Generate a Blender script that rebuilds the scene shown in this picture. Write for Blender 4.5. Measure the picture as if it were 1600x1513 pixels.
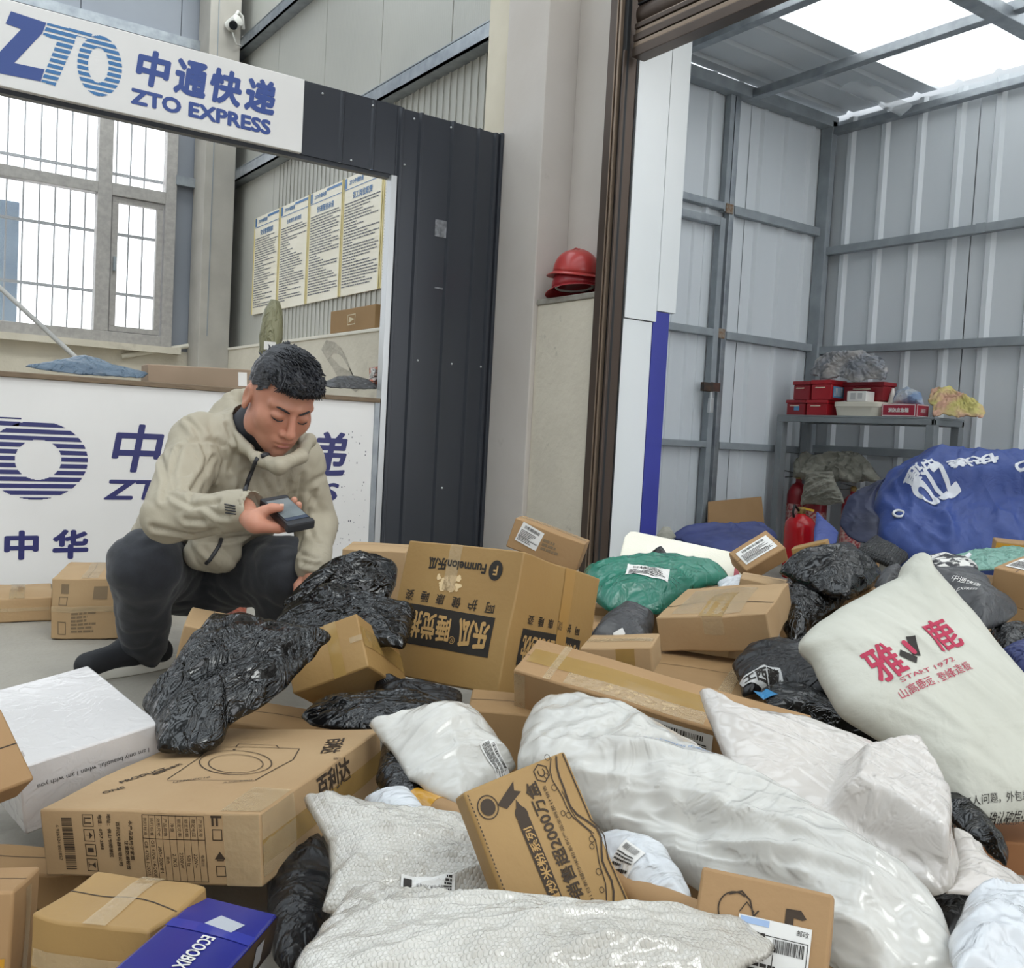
import bpy, bmesh, math, random
import numpy as np
from mathutils import Vector, Matrix, Euler, noise
from mathutils.bvhtree import BVHTree

for _o in list(bpy.data.objects): bpy.data.objects.remove(_o)
SC = bpy.context.scene
COL = SC.collection

# ---------------------------------------------------------------- camera
YAW, PITCH, ROLL, FPX, CAMZ = math.radians(34.8), math.radians(2.94), math.radians(3.08), 1500.0, 0.70
_f = Vector((math.sin(YAW)*math.cos(PITCH), math.cos(YAW)*math.cos(PITCH), -math.sin(PITCH)))
_r0 = Vector((math.cos(YAW), -math.sin(YAW), 0)); _u0 = _r0.cross(_f)
_r = math.cos(ROLL)*_r0 + math.sin(ROLL)*_u0; _u = -math.sin(ROLL)*_r0 + math.cos(ROLL)*_u0
cam_d = bpy.data.cameras.new('camera'); cam = bpy.data.objects.new('camera', cam_d); COL.objects.link(cam)
cam_d.sensor_fit = 'HORIZONTAL'; cam_d.sensor_width = 36; cam_d.lens = FPX/1600*36; cam_d.clip_start = 0.02
cam.matrix_world = Matrix(((_r.x, _u.x, -_f.x, 0), (_r.y, _u.y, -_f.y, 0), (_r.z, _u.z, -_f.z, CAMZ), (0, 0, 0, 1)))
SC.camera = cam
# ---------------------------------------------------------------- daylight (overcast sky), exposure
W = bpy.data.worlds.new('overcast_sky'); SC.world = W; W.use_nodes = True
_bg = W.node_tree.nodes['Background']; _bg.inputs[0].default_value = (0.93, 0.96, 1.0, 1); _bg.inputs[1].default_value = 3.1
sun_d = bpy.data.lights.new('veiled_sun', 'SUN'); sun_d.energy = 2.0; sun_d.angle = math.radians(30); sun_d.color = (1, 0.96, 0.9)
sun = bpy.data.objects.new('veiled_sun', sun_d); COL.objects.link(sun); sun.rotation_euler = (math.radians(38), math.radians(12), math.radians(-10))
SC.view_settings.view_transform = 'Standard'; SC.view_settings.look = 'None'
SC.view_settings.exposure = -0.1; SC.view_settings.gamma = 1.0; SC.view_settings.use_curve_mapping = False

# ---------------------------------------------------------------- survey helpers: a sight line of the survey meets a plane of the place
CAM = Vector((0, 0, CAMZ))
def ray(x, y): return _f + _r*((x-800)/FPX) - _u*((y-756.5)/FPX)
def at(x, y, dep): return CAM + ray(x, y)*dep
def onp(x, y, ax, v):
    d = ray(x, y); return CAM + d*((v-CAM[ax])/d[ax])
RGT = _r0.copy(); FWD = Vector((math.sin(YAW), math.cos(YAW), 0)); UP = Vector((0, 0, 1))
def vw(r, f, z): return RGT*r + FWD*f + UP*z      # right, forward, height of the viewer -> world

# ---------------------------------------------------------------- materials
def lin(h):
    h = h.lstrip('#'); c = [int(h[i:i+2], 16)/255 for i in (0, 2, 4)]
    return tuple(x/12.92 if x <= .04045 else ((x+.055)/1.055)**2.4 for x in c)+(1,)
MATS = {}
def mat(name, col, rough=.6, metal=0., col2=None, vscale=6., vdet=4., vsharp=.5, bump=0., bscale=40., bdet=3., spec=.5, coords='Object',
        stretch=(1, 1, 1), crease=0., cscale=10., cwarp=1.0, alpha=1., trans=0., sheen=0., rib=None, stain=None, voro=None, transl=0., coat=0.):
    if name in MATS: return MATS[name]
    m = bpy.data.materials.new(name); m.use_nodes = True; nt = m.node_tree; N = nt.nodes; L = nt.links
    b = N['Principled BSDF']; b.inputs['Roughness'].default_value = rough; b.inputs['Metallic'].default_value = metal
    b.inputs['Specular IOR Level'].default_value = spec; b.inputs['Base Color'].default_value = lin(col)
    if alpha < 1: b.inputs['Alpha'].default_value = alpha
    if trans: b.inputs['Transmission Weight'].default_value = trans
    if coat: b.inputs['Coat Weight'].default_value = coat; b.inputs['Coat Roughness'].default_value = .06
    if sheen: b.inputs['Sheen Weight'].default_value = sheen
    tc = N.new('ShaderNodeTexCoord'); mp = N.new('ShaderNodeMapping'); mp.inputs['Scale'].default_value = stretch
    L.new(tc.outputs[coords], mp.inputs[0]); V = mp.outputs[0]
    cs = None
    if col2:
        n = N.new('ShaderNodeTexNoise'); n.inputs['Scale'].default_value = vscale; n.inputs['Detail'].default_value = vdet
        L.new(V, n.inputs['Vector'])
        r = N.new('ShaderNodeValToRGB'); w = .5*(1-vsharp)
        r.color_ramp.elements[0].position = max(0, .5-w*.6); r.color_ramp.elements[1].position = min(1, .5+w*.6)
        r.color_ramp.elements[0].color = lin(col); r.color_ramp.elements[1].color = lin(col2)
        L.new(n.outputs['Fac'], r.inputs[0]); cs = r.outputs[0]
    if stain:   # (colour, scale, threshold)
        n2 = N.new('ShaderNodeTexNoise'); n2.inputs['Scale'].default_value = stain[1]; n2.inputs['Detail'].default_value = 8; n2.inputs['Roughness'].default_value = .65
        L.new(V, n2.inputs['Vector'])
        r2 = N.new('ShaderNodeValToRGB'); r2.color_ramp.elements[0].position = stain[2]; r2.color_ramp.elements[1].position = min(1, stain[2]+.1)
        L.new(n2.outputs['Fac'], r2.inputs[0])
        mx = N.new('ShaderNodeMix'); mx.data_type = 'RGBA'; L.new(r2.outputs[0], mx.inputs['Factor'])
        if cs: L.new(cs, mx.inputs['A'])
        else: mx.inputs['A'].default_value = lin(col)
        mx.inputs['B'].default_value = lin(stain[0]); cs = mx.outputs['Result']
    if cs: L.new(cs, b.inputs['Base Color'])
    h = None
    def addh(sock, k):
        nonlocal h
        mm = N.new('ShaderNodeMath'); mm.operation = 'MULTIPLY'; L.new(sock, mm.inputs[0]); mm.inputs[1].default_value = k
        if h is None: h = mm.outputs[0]
        else:
            a = N.new('ShaderNodeMath'); a.operation = 'ADD'; L.new(h, a.inputs[0]); L.new(mm.outputs[0], a.inputs[1]); h = a.outputs[0]
    if bump:
        n = N.new('ShaderNodeTexNoise'); n.inputs['Scale'].default_value = bscale; n.inputs['Detail'].default_value = bdet
        L.new(V, n.inputs['Vector']); addh(n.outputs['Fac'], bump)
    if crease:
        wn = N.new('ShaderNodeTexNoise'); wn.inputs['Scale'].default_value = cscale*.45; wn.inputs['Detail'].default_value = 3; L.new(V, wn.inputs['Vector'])
        va = N.new('ShaderNodeVectorMath'); va.operation = 'MULTIPLY_ADD'; L.new(wn.outputs['Color'], va.inputs[0])
        va.inputs[1].default_value = (cwarp*.25,)*3; L.new(V, va.inputs[2])
        n = N.new('ShaderNodeTexNoise'); n.inputs['Scale'].default_value = cscale; n.inputs['Detail'].default_value = 4; n.inputs['Roughness'].default_value = .55
        L.new(va.outputs[0], n.inputs['Vector'])
        s = N.new('ShaderNodeMath'); s.operation = 'SUBTRACT'; L.new(n.outputs['Fac'], s.inputs[0]); s.inputs[1].default_value = .5
        ab = N.new('ShaderNodeMath'); ab.operation = 'ABSOLUTE'; L.new(s.outputs[0], ab.inputs[0])
        rg = N.new('ShaderNodeMapRange'); rg.interpolation_type = 'SMOOTHERSTEP'; rg.inputs['From Min'].default_value = 0; rg.inputs['From Max'].default_value = .11; rg.inputs['To Min'].default_value = 1; rg.inputs['To Max'].default_value = 0
        L.new(ab.outputs[0], rg.inputs['Value']); addh(rg.outputs[0], crease)
    if rib:    # (axis, scale, k): fine pressed lines of a sheet
        wv = N.new('ShaderNodeTexWave'); wv.bands_direction = rib[0]; wv.inputs['Scale'].default_value = rib[1]; L.new(V, wv.inputs['Vector']); addh(wv.outputs['Fac'], rib[2])
    if voro:   # (scale, k): bubbles
        ds = []
        for sh_ in (0., .5):
            m2 = N.new('ShaderNodeMapping'); m2.inputs['Scale'].default_value = (voro[0], voro[0]*.577, 1); m2.inputs['Location'].default_value = (sh_, sh_, 0); L.new(V, m2.inputs[0])
            fr = N.new('ShaderNodeVectorMath'); fr.operation = 'FRACTION'; L.new(m2.outputs[0], fr.inputs[0])
            sb = N.new('ShaderNodeVectorMath'); sb.operation = 'SUBTRACT'; L.new(fr.outputs[0], sb.inputs[0]); sb.inputs[1].default_value = (.5, .5, 0)
            ml = N.new('ShaderNodeVectorMath'); ml.operation = 'MULTIPLY'; L.new(sb.outputs[0], ml.inputs[0]); ml.inputs[1].default_value = (1, 1.732, 0)
            ln = N.new('ShaderNodeVectorMath'); ln.operation = 'LENGTH'; L.new(ml.outputs[0], ln.inputs[0]); ds.append(ln.outputs['Value'])
        mn = N.new('ShaderNodeMath'); mn.operation = 'MINIMUM'; L.new(ds[0], mn.inputs[0]); L.new(ds[1], mn.inputs[1])
        rg2 = N.new('ShaderNodeMapRange'); rg2.interpolation_type = 'SMOOTHSTEP'; rg2.inputs['From Min'].default_value = .28; rg2.inputs['From Max'].default_value = .5; rg2.inputs['To Min'].default_value = 1; rg2.inputs['To Max'].default_value = 0
        L.new(mn.outputs[0], rg2.inputs['Value']); addh(rg2.outputs[0], voro[1])
    if h is not None:
        bp = N.new('ShaderNodeBump'); bp.inputs['Strength'].default_value = 1; bp.inputs['Distance'].default_value = .01
        L.new(h, bp.inputs['Height']); L.new(bp.outputs[0], b.inputs['Normal'])
    if transl:  # a film or sheet that lets daylight through
        t = N.new('ShaderNodeBsdfTranslucent'); t.inputs[0].default_value = lin(col2 or col); ms = N.new('ShaderNodeMixShader'); ms.inputs[0].default_value = transl
        if cs: L.new(cs, t.inputs[0])
        L.new(b.outputs[0], ms.inputs[1]); L.new(t.outputs[0], ms.inputs[2]); L.new(ms.outputs[0], N['Material Output'].inputs[0])
    MATS[name] = m; return m

# ---------------------------------------------------------------- objects
def tag(o, label=None, cat=None, group=None, kind=None):
    if label: o['label'] = label
    if cat: o['category'] = cat
    if group: o['group'] = group
    if kind: o['kind'] = kind
    return o
def thing(name, label, cat, loc=(0, 0, 0), rot=None, group=None, mw=None):
    o = bpy.data.objects.new(name, None); COL.objects.link(o); o.empty_display_size = .05
    if mw is not None: o.matrix_world = mw
    else:
        o.location = loc
        if rot: o.rotation_euler = rot
    return tag(o, label, cat, group)
def mesh_obj(name, me, m, parent=None, loc=None, rot=None, mw=None):
    o = bpy.data.objects.new(name, me); COL.objects.link(o)
    if m is not None and not me.materials: me.materials.append(m)
    if parent is not None: o.parent = parent
    if mw is not None: o.matrix_world = mw
    if loc is not None: o.location = loc
    if rot is not None: o.rotation_euler = rot
    return o
class MB:
    """collects verts and faces for one mesh"""
    def __init__(s): s.v = []; s.f = []
    def add(s, vs, fs):
        b = len(s.v); s.v += [tuple(x) for x in vs]; s.f += [tuple(i+b for i in q) for q in fs]; return s
    def box(s, x0, x1, y0, y1, z0, z1):
        return s.add([(x0, y0, z0), (x1, y0, z0), (x1, y1, z0), (x0, y1, z0), (x0, y0, z1), (x1, y0, z1), (x1, y1, z1), (x0, y1, z1)],
                     [(0, 3, 2, 1), (4, 5, 6, 7), (0, 1, 5, 4), (1, 2, 6, 5), (2, 3, 7, 6), (3, 0, 4, 7)])
    def obox(s, c, ax, ay, az, hx, hy, hz):   # oriented box
        c = Vector(c); vs = [c+ax*(hx*i)+ay*(hy*j)+az*(hz*k) for k in (-1, 1) for j in (-1, 1) for i in (-1, 1)]
        return s.add(vs, [(0, 2, 3, 1), (4, 5, 7, 6), (0, 1, 5, 4), (1, 3, 7, 5), (3, 2, 6, 7), (2, 0, 4, 6)])
    def bar(s, a, b, w, h, up=(0, 0, 1)):
        a = Vector(a); b = Vector(b); d = (b-a); l = d.length; d.normalize(); sd = d.cross(Vector(up)); 
        if sd.length < 1e-4: sd = d.cross(Vector((1, 0, 0)))
        sd.normalize(); u2 = sd.cross(d); return s.obox((a+b)/2, d, sd, u2, l/2, w/2, h/2)
    def tube(s, pts, r, n=10, cap=True):
        pts = [Vector(p) for p in pts]; rr = r if hasattr(r, '__len__') else [r]*len(pts); rings = []; prev = None
        for i, p in enumerate(pts):
            d = (pts[min(i+1, len(pts)-1)]-pts[max(i-1, 0)]).normalized()
            if prev is None: x = d.cross(Vector((0, 0, 1)));  x = d.cross(Vector((1, 0, 0))) if x.length < 1e-3 else x
            else: x = prev-d*prev.dot(d)
            x.normalize(); prev = x; y = d.cross(x)
            rings.append([p+(x*math.cos(2*math.pi*k/n)+y*math.sin(2*math.pi*k/n))*rr[i] for k in range(n)])
        vs = [q for rg in rings for q in rg]; fs = []
        for i in range(len(rings)-1):
            for k in range(n): fs.append((i*n+k, i*n+(k+1) % n, (i+1)*n+(k+1) % n, (i+1)*n+k))
        if cap: fs += [tuple(range(n))[::-1], tuple(range((len(rings)-1)*n, len(rings)*n))]
        return s.add(vs, fs)
    def lathe(s, prof, c=(0, 0, 0), n=24):    # prof [(r,z)...]
        c = Vector(c); vs = []; fs = []
        for r, z in prof: vs += [c+Vector((r*math.cos(2*math.pi*k/n), r*math.sin(2*math.pi*k/n), z)) for k in range(n)]
        for i in range(len(prof)-1):
            for k in range(n): fs.append((i*n+k, i*n+(k+1) % n, (i+1)*n+(k+1) % n, (i+1)*n+k))
        fs += [tuple(range(n))[::-1], tuple(range((len(prof)-1)*n, len(prof)*n))]
        return s.add(vs, fs)
    def me(s, name, smooth=None):
        m = bpy.data.meshes.new(name); m.from_pydata(s.v, [], s.f); m.validate(); 
        bm = bmesh.new(); bm.from_mesh(m); bmesh.ops.recalc_face_normals(bm, faces=bm.faces); bm.to_mesh(m); bm.free()
        if smooth is not None:
            for p in m.polygons: p.use_smooth = True
            if smooth < 3: m.set_sharp_from_angle(angle=smooth)
        m.update(); return m
    def build(s, name, m, parent=None, smooth=None, bevel=0, **k):
        me = s.me(name, smooth)
        if bevel:
            bm = bmesh.new(); bm.from_mesh(me); bmesh.ops.bevel(bm, geom=bm.edges[:], offset=bevel, segments=2, affect='EDGES', profile=.6, clamp_overlap=True); bm.to_mesh(me); bm.free()
        return mesh_obj(name, me, m, parent, **k)
def box_obj(name, m, parent, x0, x1, y0, y1, z0, z1, bevel=0): return MB().box(x0, x1, y0, y1, z0, z1).build(name, m, parent, bevel=bevel)
def n3(p, s=1., o=0.): return noise.noise(Vector(p)*s+Vector((o, o*1.7, -o)))
def nv(p, s=1., o=0.):
    q = Vector(p)*s+Vector((o, -o*1.3, o*.7)); return Vector((noise.noise(q), noise.noise(q+Vector((17.31, 5.7, 9.13))), noise.noise(q+Vector((-8.2, 31.4, 2.6)))))

# ---------------------------------------------------------------- print: letters and flat marks laid on a surface
_TX = {}
def text_geo(body, bold=0., shear=0., line=1.0):
    k = (body, bold, shear, line)
    if k in _TX: return _TX[k]
    c = bpy.data.curves.new('glyphs', 'FONT'); c.body = body; c.align_x = 'CENTER'; c.align_y = 'CENTER'; c.shear = shear; c.resolution_u = 3; c.space_line = line
    o = bpy.data.objects.new('glyphs', c); COL.objects.link(o)
    dg = bpy.context.evaluated_depsgraph_get(); me = bpy.data.meshes.new_from_object(o.evaluated_get(dg))
    bpy.data.objects.remove(o); bpy.data.curves.remove(c)
    vs = [(v.co.x, v.co.y) for v in me.vertices]; fs = [tuple(p.vertices) for p in me.polygons]; bpy.data.meshes.remove(me)
    if vs:
        cx = (min(v[0] for v in vs)+max(v[0] for v in vs))/2; cy = (min(v[1] for v in vs)+max(v[1] for v in vs))/2
        vs = [(x-cx, y-cy) for x, y in vs]
    if bold and vs:
        n0 = len(vs); sh = [(0, 0), (bold, 0), (-bold, 0), (0, bold), (0, -bold), (bold*.7, bold*.7), (-bold*.7, bold*.7), (bold*.7, -bold*.7), (-bold*.7, -bold*.7)]
        v0, f0 = vs, fs; vs = [(x+a, y+b_, k3*4e-5) for k3, (a, b_) in enumerate(sh) for x, y in v0]; fs = [tuple(i+k2*n0 for i in q) for k2 in range(len(sh)) for q in f0]
    _TX[k] = (vs, fs); return _TX[k]
def T(body, u, v, size, rot=0., bold=0., shear=0., w=None, h=None, mirror=False, line=1.0):
    """text as 2D geometry centred on (u,v); w/h: fit the glyph box to these sizes"""
    vs, fs = text_geo(body, bold, shear, line); sx = sy = size
    if w or h:
        bw = max(q[0] for q in vs)-min(q[0] for q in vs); bh = max(q[1] for q in vs)-min(q[1] for q in vs)
        if w: sx = w/bw
        if h: sy = h/bh
        if not w: sx = sy
        if not h: sy = sx
    if mirror: sx = -sx
    c, s = math.cos(math.radians(rot)), math.sin(math.radians(rot))
    return ([(u+c*q[0]*sx-s*q[1]*sy, v+s*q[0]*sx+c*q[1]*sy)+tuple(q[2:]) for q in vs], fs)
def Rc(u0, v0, u1, v1, nu=1, nv_=1):
    vs = [(u0+(u1-u0)*i/nu, v0+(v1-v0)*j/nv_) for j in range(nv_+1) for i in range(nu+1)]
    return (vs, [(j*(nu+1)+i, j*(nu+1)+i+1, (j+1)*(nu+1)+i+1, (j+1)*(nu+1)+i) for j in range(nv_) for i in range(nu)])
def Fr(u0, v0, u1, v1, t):   # frame
    return J(Rc(u0, v0, u1, v0+t, 4), Rc(u0, v1-t, u1, v1, 4), Rc(u0, v0+t, u0+t, v1-t, 1, 4), Rc(u1-t, v0+t, u1, v1-t, 1, 4))
def Pl(pts, t, closed=False):   # stroke along points
    vs = []; fs = []; n = len(pts)
    for i in range(n if closed else n-1):
        a = Vector(pts[i]); b = Vector(pts[(i+1) % n]); d = b-a
        if d.length < 1e-7: continue
        d.normalize(); p = Vector((-d.y, d.x))*t/2; k = len(vs); a = a-d*t*.3; b = b+d*t*.3
        vs += [tuple(a-p), tuple(b-p), tuple(b+p), tuple(a+p)]; fs.append((k, k+1, k+2, k+3))
    return (vs, fs)
def Pg(pts): return (list(pts), [tuple(range(len(pts)))])
def El(u, v, a, b, t=None, n=36, a0=0, a1=360):
    A = [math.radians(a0+(a1-a0)*i/n) for i in range(n+1)]; P = [(u+a*math.cos(x), v+b*math.sin(x)) for x in A]
    return Pl(P, t) if t else Pg(P[:-1] if a1-a0 == 360 else P)
def J(*gs):
    vs = []; fs = []
    for g in gs:
        b = len(vs); vs += g[0]; fs += [tuple(i+b for i in q) for q in g[1]]
    return (vs, fs)
def Xf(g, u=0, v=0, rot=0, sx=1, sy=None):
    sy = sx if sy is None else sy; c, s = math.cos(math.radians(rot)), math.sin(math.radians(rot))
    return ([(u+c*q[0]*sx-s*q[1]*sy, v+s*q[0]*sx+c*q[1]*sy)+tuple(q[2:]) for q in g[0]], g[1])
def printed(name, geo, mapf, m, parent, sub=0., label=None):
    """lay 2D geometry on a surface through mapf(u,v)->point in the parent's space"""
    vs, fs = geo
    if sub:
        bm = bmesh.new(); bv = [bm.verts.new((q[0], q[1], q[2] if len(q) > 2 else 0)) for q in vs]
        for q in fs:
            try: bm.faces.new([bv[i] for i in q])
            except ValueError: pass
        bmesh.ops.triangulate(bm, faces=bm.faces[:])
        for _ in range(7):
            es = [e for e in bm.edges if e.calc_length() > sub]
            if not es: break
            bmesh.ops.subdivide_edges(bm, edges=es, cuts=1); bmesh.ops.triangulate(bm, faces=[f for f in bm.faces if len(f.verts) > 3])
        bm.verts.index_update(); vs = [(v.co.x, v.co.y, v.co.z) for v in bm.verts]; fs = [tuple(v.index for v in f.verts) for f in bm.faces]; bm.free()
    me = bpy.data.meshes.new(name); me.from_pydata([tuple(mapf(*q)) for q in vs], [], fs); me.validate(); me.update()
    o = mesh_obj(name, me, m, parent)
    if label: o['label'] = label
    return o
def plane_map(o, r, u, off=.0008):
    o = Vector(o); r = Vector(r).normalized(); u = Vector(u).normalized(); n = r.cross(u)
    return lambda x, y, l=0: o+r*x+u*y+n*(off+l)
def barcode(u, v, w, h, seed=1, vert=False):
    rnd = random.Random(seed); gs = []; x = -w/2
    while x < w/2:
        t = rnd.choice((.6, .6, 1.2, 1.8))*w/60
        gs.append(Rc(u+x, v-h/2, u+x+t, v+h/2) if not vert else Rc(u-h/2, v+x, u+h/2, v+x+t)); x += t+rnd.choice((.6, 1, 1.6))*w/60
    return J(*gs)
def lines_block(u0, v0, u1, v1, rows, seed=1, dash=.012, fill=.62, ragged=.5):
    """rows of small marks standing for fine print"""
    rnd = random.Random(seed); gs = []; dv = (v1-v0)/rows
    for i in range(rows):
        y = v1-dv*(i+.5); e = u1-(u1-u0)*rnd.random()**2*ragged; x = u0
        while x < e:
            l = dash*rnd.uniform(.5, 2.2); gs.append(Rc(x, y-dv*fill/2, min(x+l, e), y+dv*fill/2)); x += l+dash*.25
    return J(*gs)

# ================================================================ palette
concrete = mat('concrete_floor', '8f8a80', .75, col2='a39d92', vscale=3, vdet=8, vsharp=.2, bump=.25, bscale=60, stain=('77726a', 1.6, .6))
plaster = mat('cream_plaster', 'd8d0bf', .85, col2='c9c1b0', vscale=3, vdet=8, vsharp=.2, bump=.4, bscale=25, bdet=6, stain=('b9b1a2', 2.3, .62))
plaster_w = mat('worn_plaster', 'd3cbba', .85, col2='c6beae', vscale=4, vdet=8, vsharp=.2, bump=.5, bscale=22, bdet=7, stain=('8f897c', 5.5, .66))
pillar_m = mat('pillar_paint', 'cbc4bd', .7, col2='c2bab2', vscale=2.5, vdet=6, vsharp=.3, bump=.15, bscale=18, stain=('aaa297', 4, .68))
clad_b = mat('beige_cladding', 'b9b7ae', .45, col2='aeada5', vscale=1.3, vsharp=.3, rib=('Y', 14, .06))
clad_g = mat('grey_cladding', '8e939b', .5, col2='868b93', vscale=1.3, vsharp=.3)
galv = mat('galvanised_steel', 'a9aeb2', .42, .75, col2='8f959b', vscale=14, vdet=5, vsharp=.3, bump=.05, bscale=50)
galv_d = mat('weathered_steel', '9aa1a6', .5, .1, col2='848b90', vscale=9, vdet=6, vsharp=.2, stain=('6b5a49', 4, .7))
shed_s = mat('shed_sheet', 'd3d8dc', .34, .0, col2='c9cfd4', vscale=2.2, vdet=4, vsharp=.3, stretch=(1, 1, .15), bump=.02, bscale=30)
dark_s = mat('charcoal_sheet', '34373d', .3, .1, col2='3b3e45', vscale=2.5, vsharp=.3, stretch=(1, 1, .12), bump=.03, bscale=12)
brown_m = mat('bronze_brown_metal', '55483f', .38, .5, col2='4a3e36', vscale=4, stretch=(1, 1, .2), vsharp=.3)
brown_l = mat('bronze_light_metal', '8a7867', .35, .55)
black_r = mat('black_rubber', '17181a', .6)
white_p = mat('white_cladding', 'e2e5e6', .3, col2='dadedf', vscale=1.5, vsharp=.3)
blue_p = mat('royal_blue_panel', '3a3f98', .4, col2='343a8d', vscale=3)
board_w = mat('sign_white', 'e4e2e0', .35, col2='dcdad8', vscale=2)
ink_navy = mat('navy_print', '3a4f8e', .4)
ink_blue = mat('blue_print', '3f74a8', .4)
ink_dnavy = mat('dark_navy_print', '2d2f66', .4)
alum = mat('aluminium', 'c9cbcc', .35, .6)
pvc = mat('window_pvc', 'b0aca7', .45, col2='a09c98', vscale=30, vdet=2, vsharp=.4)
bar_m = mat('security_bar_paint', '8d8e90', .5)
glass = mat('window_glass', 'f2f6f8', .05, alpha=.1)
skyl = mat('translucent_skylight', 'f4f6f6', .5, transl=.88, bump=.5, bscale=70)
white_sc = mat('white_screw', 'd8dadb', .3, .3)
paper_c = mat('notice_paper', 'f0e9d8', .5, col2='e9e1cd', vscale=3)
ink_grey = mat('grey_fine_print', '6f7076', .7)
wood_b = mat('plywood_edge', '7d6a54', .6, col2='6b5a47', vscale=20, stretch=(1, 8, 8))

YC = 4.073
def structure(o): o['kind'] = 'structure'; return o

# ---------------------------------------------------------------- floor
structure(MB().box(-9, 14, -9, 13, -.12, 0).build('floor', concrete))

# ---------------------------------------------------------------- back wall with the window
wb = structure(MB().box(-5, 3.1, 8.62, 8.8, 0, 1.27).build('wall_back', plaster))
wx = [-5, -3.2, -1.4]
def clad(name, m, parent, x0, x1, y0, y1, z0, z1): return box_obj(name, m, parent, x0, x1, y0, y1, z0, z1, bevel=.004)
clad('cladding_panel', clad_g, wb, -5, -.5, 8.62, 8.72, 1.27, 4.6)
clad('cladding_panel', clad_g, wb, 2.30, 3.1, 8.62, 8.72, 1.27, 4.6)
for i, (a, b) in enumerate(((-.495, .6), (.605, 1.5), (1.505, 2.295))): clad('cladding_panel', clad_g, wb, a, b, 8.62, 8.72, 3.62, 4.6)
box_obj('wall_girt', galv, wb, 2.28, 2.46, 8.54, 8.61, 2.68, 2.76)
box_obj('wall_girt', galv, wb, -5, 2.46, 8.54, 8.61, 3.84, 3.92)
box_obj('window_sill', plaster, wb, -.6, 2.36, 8.50, 8.62, 1.235, 1.29)
win = structure(thing('window_1', 'tall white-framed window with security bars in the back wall', 'window', (0, 8.6, 0)))
del win['category']
def wbox(name, m, x0, x1, z0, z1, y0=-.05, y1=.06): return box_obj(name, m, win, x0, x1, y0, y1, z0, z1, bevel=.004)
wbox('window_frame', pvc, 2.20, 2.29, 1.29, 3.6); wbox('window_frame', pvc, -.5, 2.20, 1.29, 1.38); wbox('window_frame', pvc, -.5, 2.20, 3.52, 3.6)
wbox('mullion', pvc, 1.66, 1.77, 1.38, 3.52); wbox('mullion', pvc, .02, .13, 1.38, 3.52); wbox('transom', pvc, -.5, 1.66, 2.50, 2.59); wbox('transom', pvc, 1.77, 2.20, 2.50, 2.60)
for z0, z1 in ((1.385, 1.43), (2.45, 2.495)): wbox('casement_rail', pvc, 1.78, 2.19, z0, z1, -.03, .03)
for x0, x1 in ((1.78, 1.83), (2.14, 2.19)): wbox('casement_stile', pvc, x0, x1, 1.43, 2.45, -.03, .03)
wbox('casement_handle', galv_d, 1.795, 1.815, 1.88, 2.0, -.07, -.03)
wbox('pane', glass, 1.83, 2.14, 1.43, 2.45, .0, .004); wbox('pane', glass, 1.77, 2.20, 2.6, 3.52, .0, .004); wbox('pane', glass, .13, 1.66, 1.38, 2.5, .0, .004); wbox('pane', glass, .13, 1.66, 2.59, 3.52, .0, .004)
bme = MB().box(-.006, .006, -.006, .006, 1.33, 3.58).me('security_bar')
for x in (.78, .9, 1.02, 1.14, 1.26, 1.375, 1.49, 1.605, 1.72, 1.84, 1.955, 2.07): mesh_obj('security_bar', bme, bar_m, win, loc=(x, .16, 0))
for z in (1.72, 2.22, 2.72, 3.2): wbox('security_rail', bar_m, -.5, 2.24, z-.012, z+.012, .145, .175)
o = MB().box(.9, 1.16, 9.1, 9.3, .0, 2.42).build('outdoor_post', mat('blue_grey_paint', '6f86a0', .6, col2='8297ab', vscale=6), bevel=.01)
tag(o, 'blue-grey steel post standing outside behind the window bars', 'post')
# unseen hall roof, striped to shape the daylight: opaque sheets, clear skylight strips between
ceil = structure(MB().box(-7, 2.95, 8.3, 8.8, 4.7, 4.74).build('ceiling', clad_g))
clear = bpy.data.materials.new('clear_skylight'); clear.use_nodes = True; _n = clear.node_tree.nodes; _t = _n.new('ShaderNodeBsdfTransparent'); _t.inputs[0].default_value = (.93, .96, .97, 1)
clear.node_tree.links.new(_t.outputs[0], _n['Material Output'].inputs[0])
for y0, y1, m_ in ((6.9, 8.3, None), (5.6, 6.9, clad_g), (4.2, 5.6, None), (3.0, 4.2, clad_g), (1.7, 3.0, None), (.6, 1.7, clad_g), (-.8, .6, None), (-2.0, -.8, clad_g), (-3.4, -2.0, None), (-4.6, -3.4, clad_g)):
    box_obj('roof_sheet' if m_ else 'skylight_sheet', m_ or clear, ceil, -7, 2.95, y0+.003, y1-.003, 4.7, 4.715)

# ---------------------------------------------------------------- side wall: plaster base, cladding above, girts, the pillar, shutter opening
wr = structure(MB().box(2.70, 2.97, 4.07, 8.62, 0, 1.295).build('wall_right', plaster))
box_obj('wall_base', plaster_w, wr, 2.685, 2.97, 3.275, 3.73, 0, 1.318, bevel=.006)
box_obj('ledge_coping', mat('mortar_ledge', '9b978d', .9, col2='87837a', vscale=12, bump=.6, bscale=40), wr, 2.677, 2.84, 3.276, 3.729, 1.318, 1.345, bevel=.006)
box_obj('ledge_coping', mat('cream_coping', 'dcd6c8', .8), wr, 2.69, 2.83, 4.09, 8.3, 1.295, 1.318, bevel=.005)
ys = [8.6, 7.62, 6.68, 5.77, 4.87, 4.3]
for a, b in zip(ys, ys[1:]): clad('cladding_panel', clad_b, wr, 2.80, 2.88, b+.004, a-.004, 1.295, 4.6)
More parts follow.
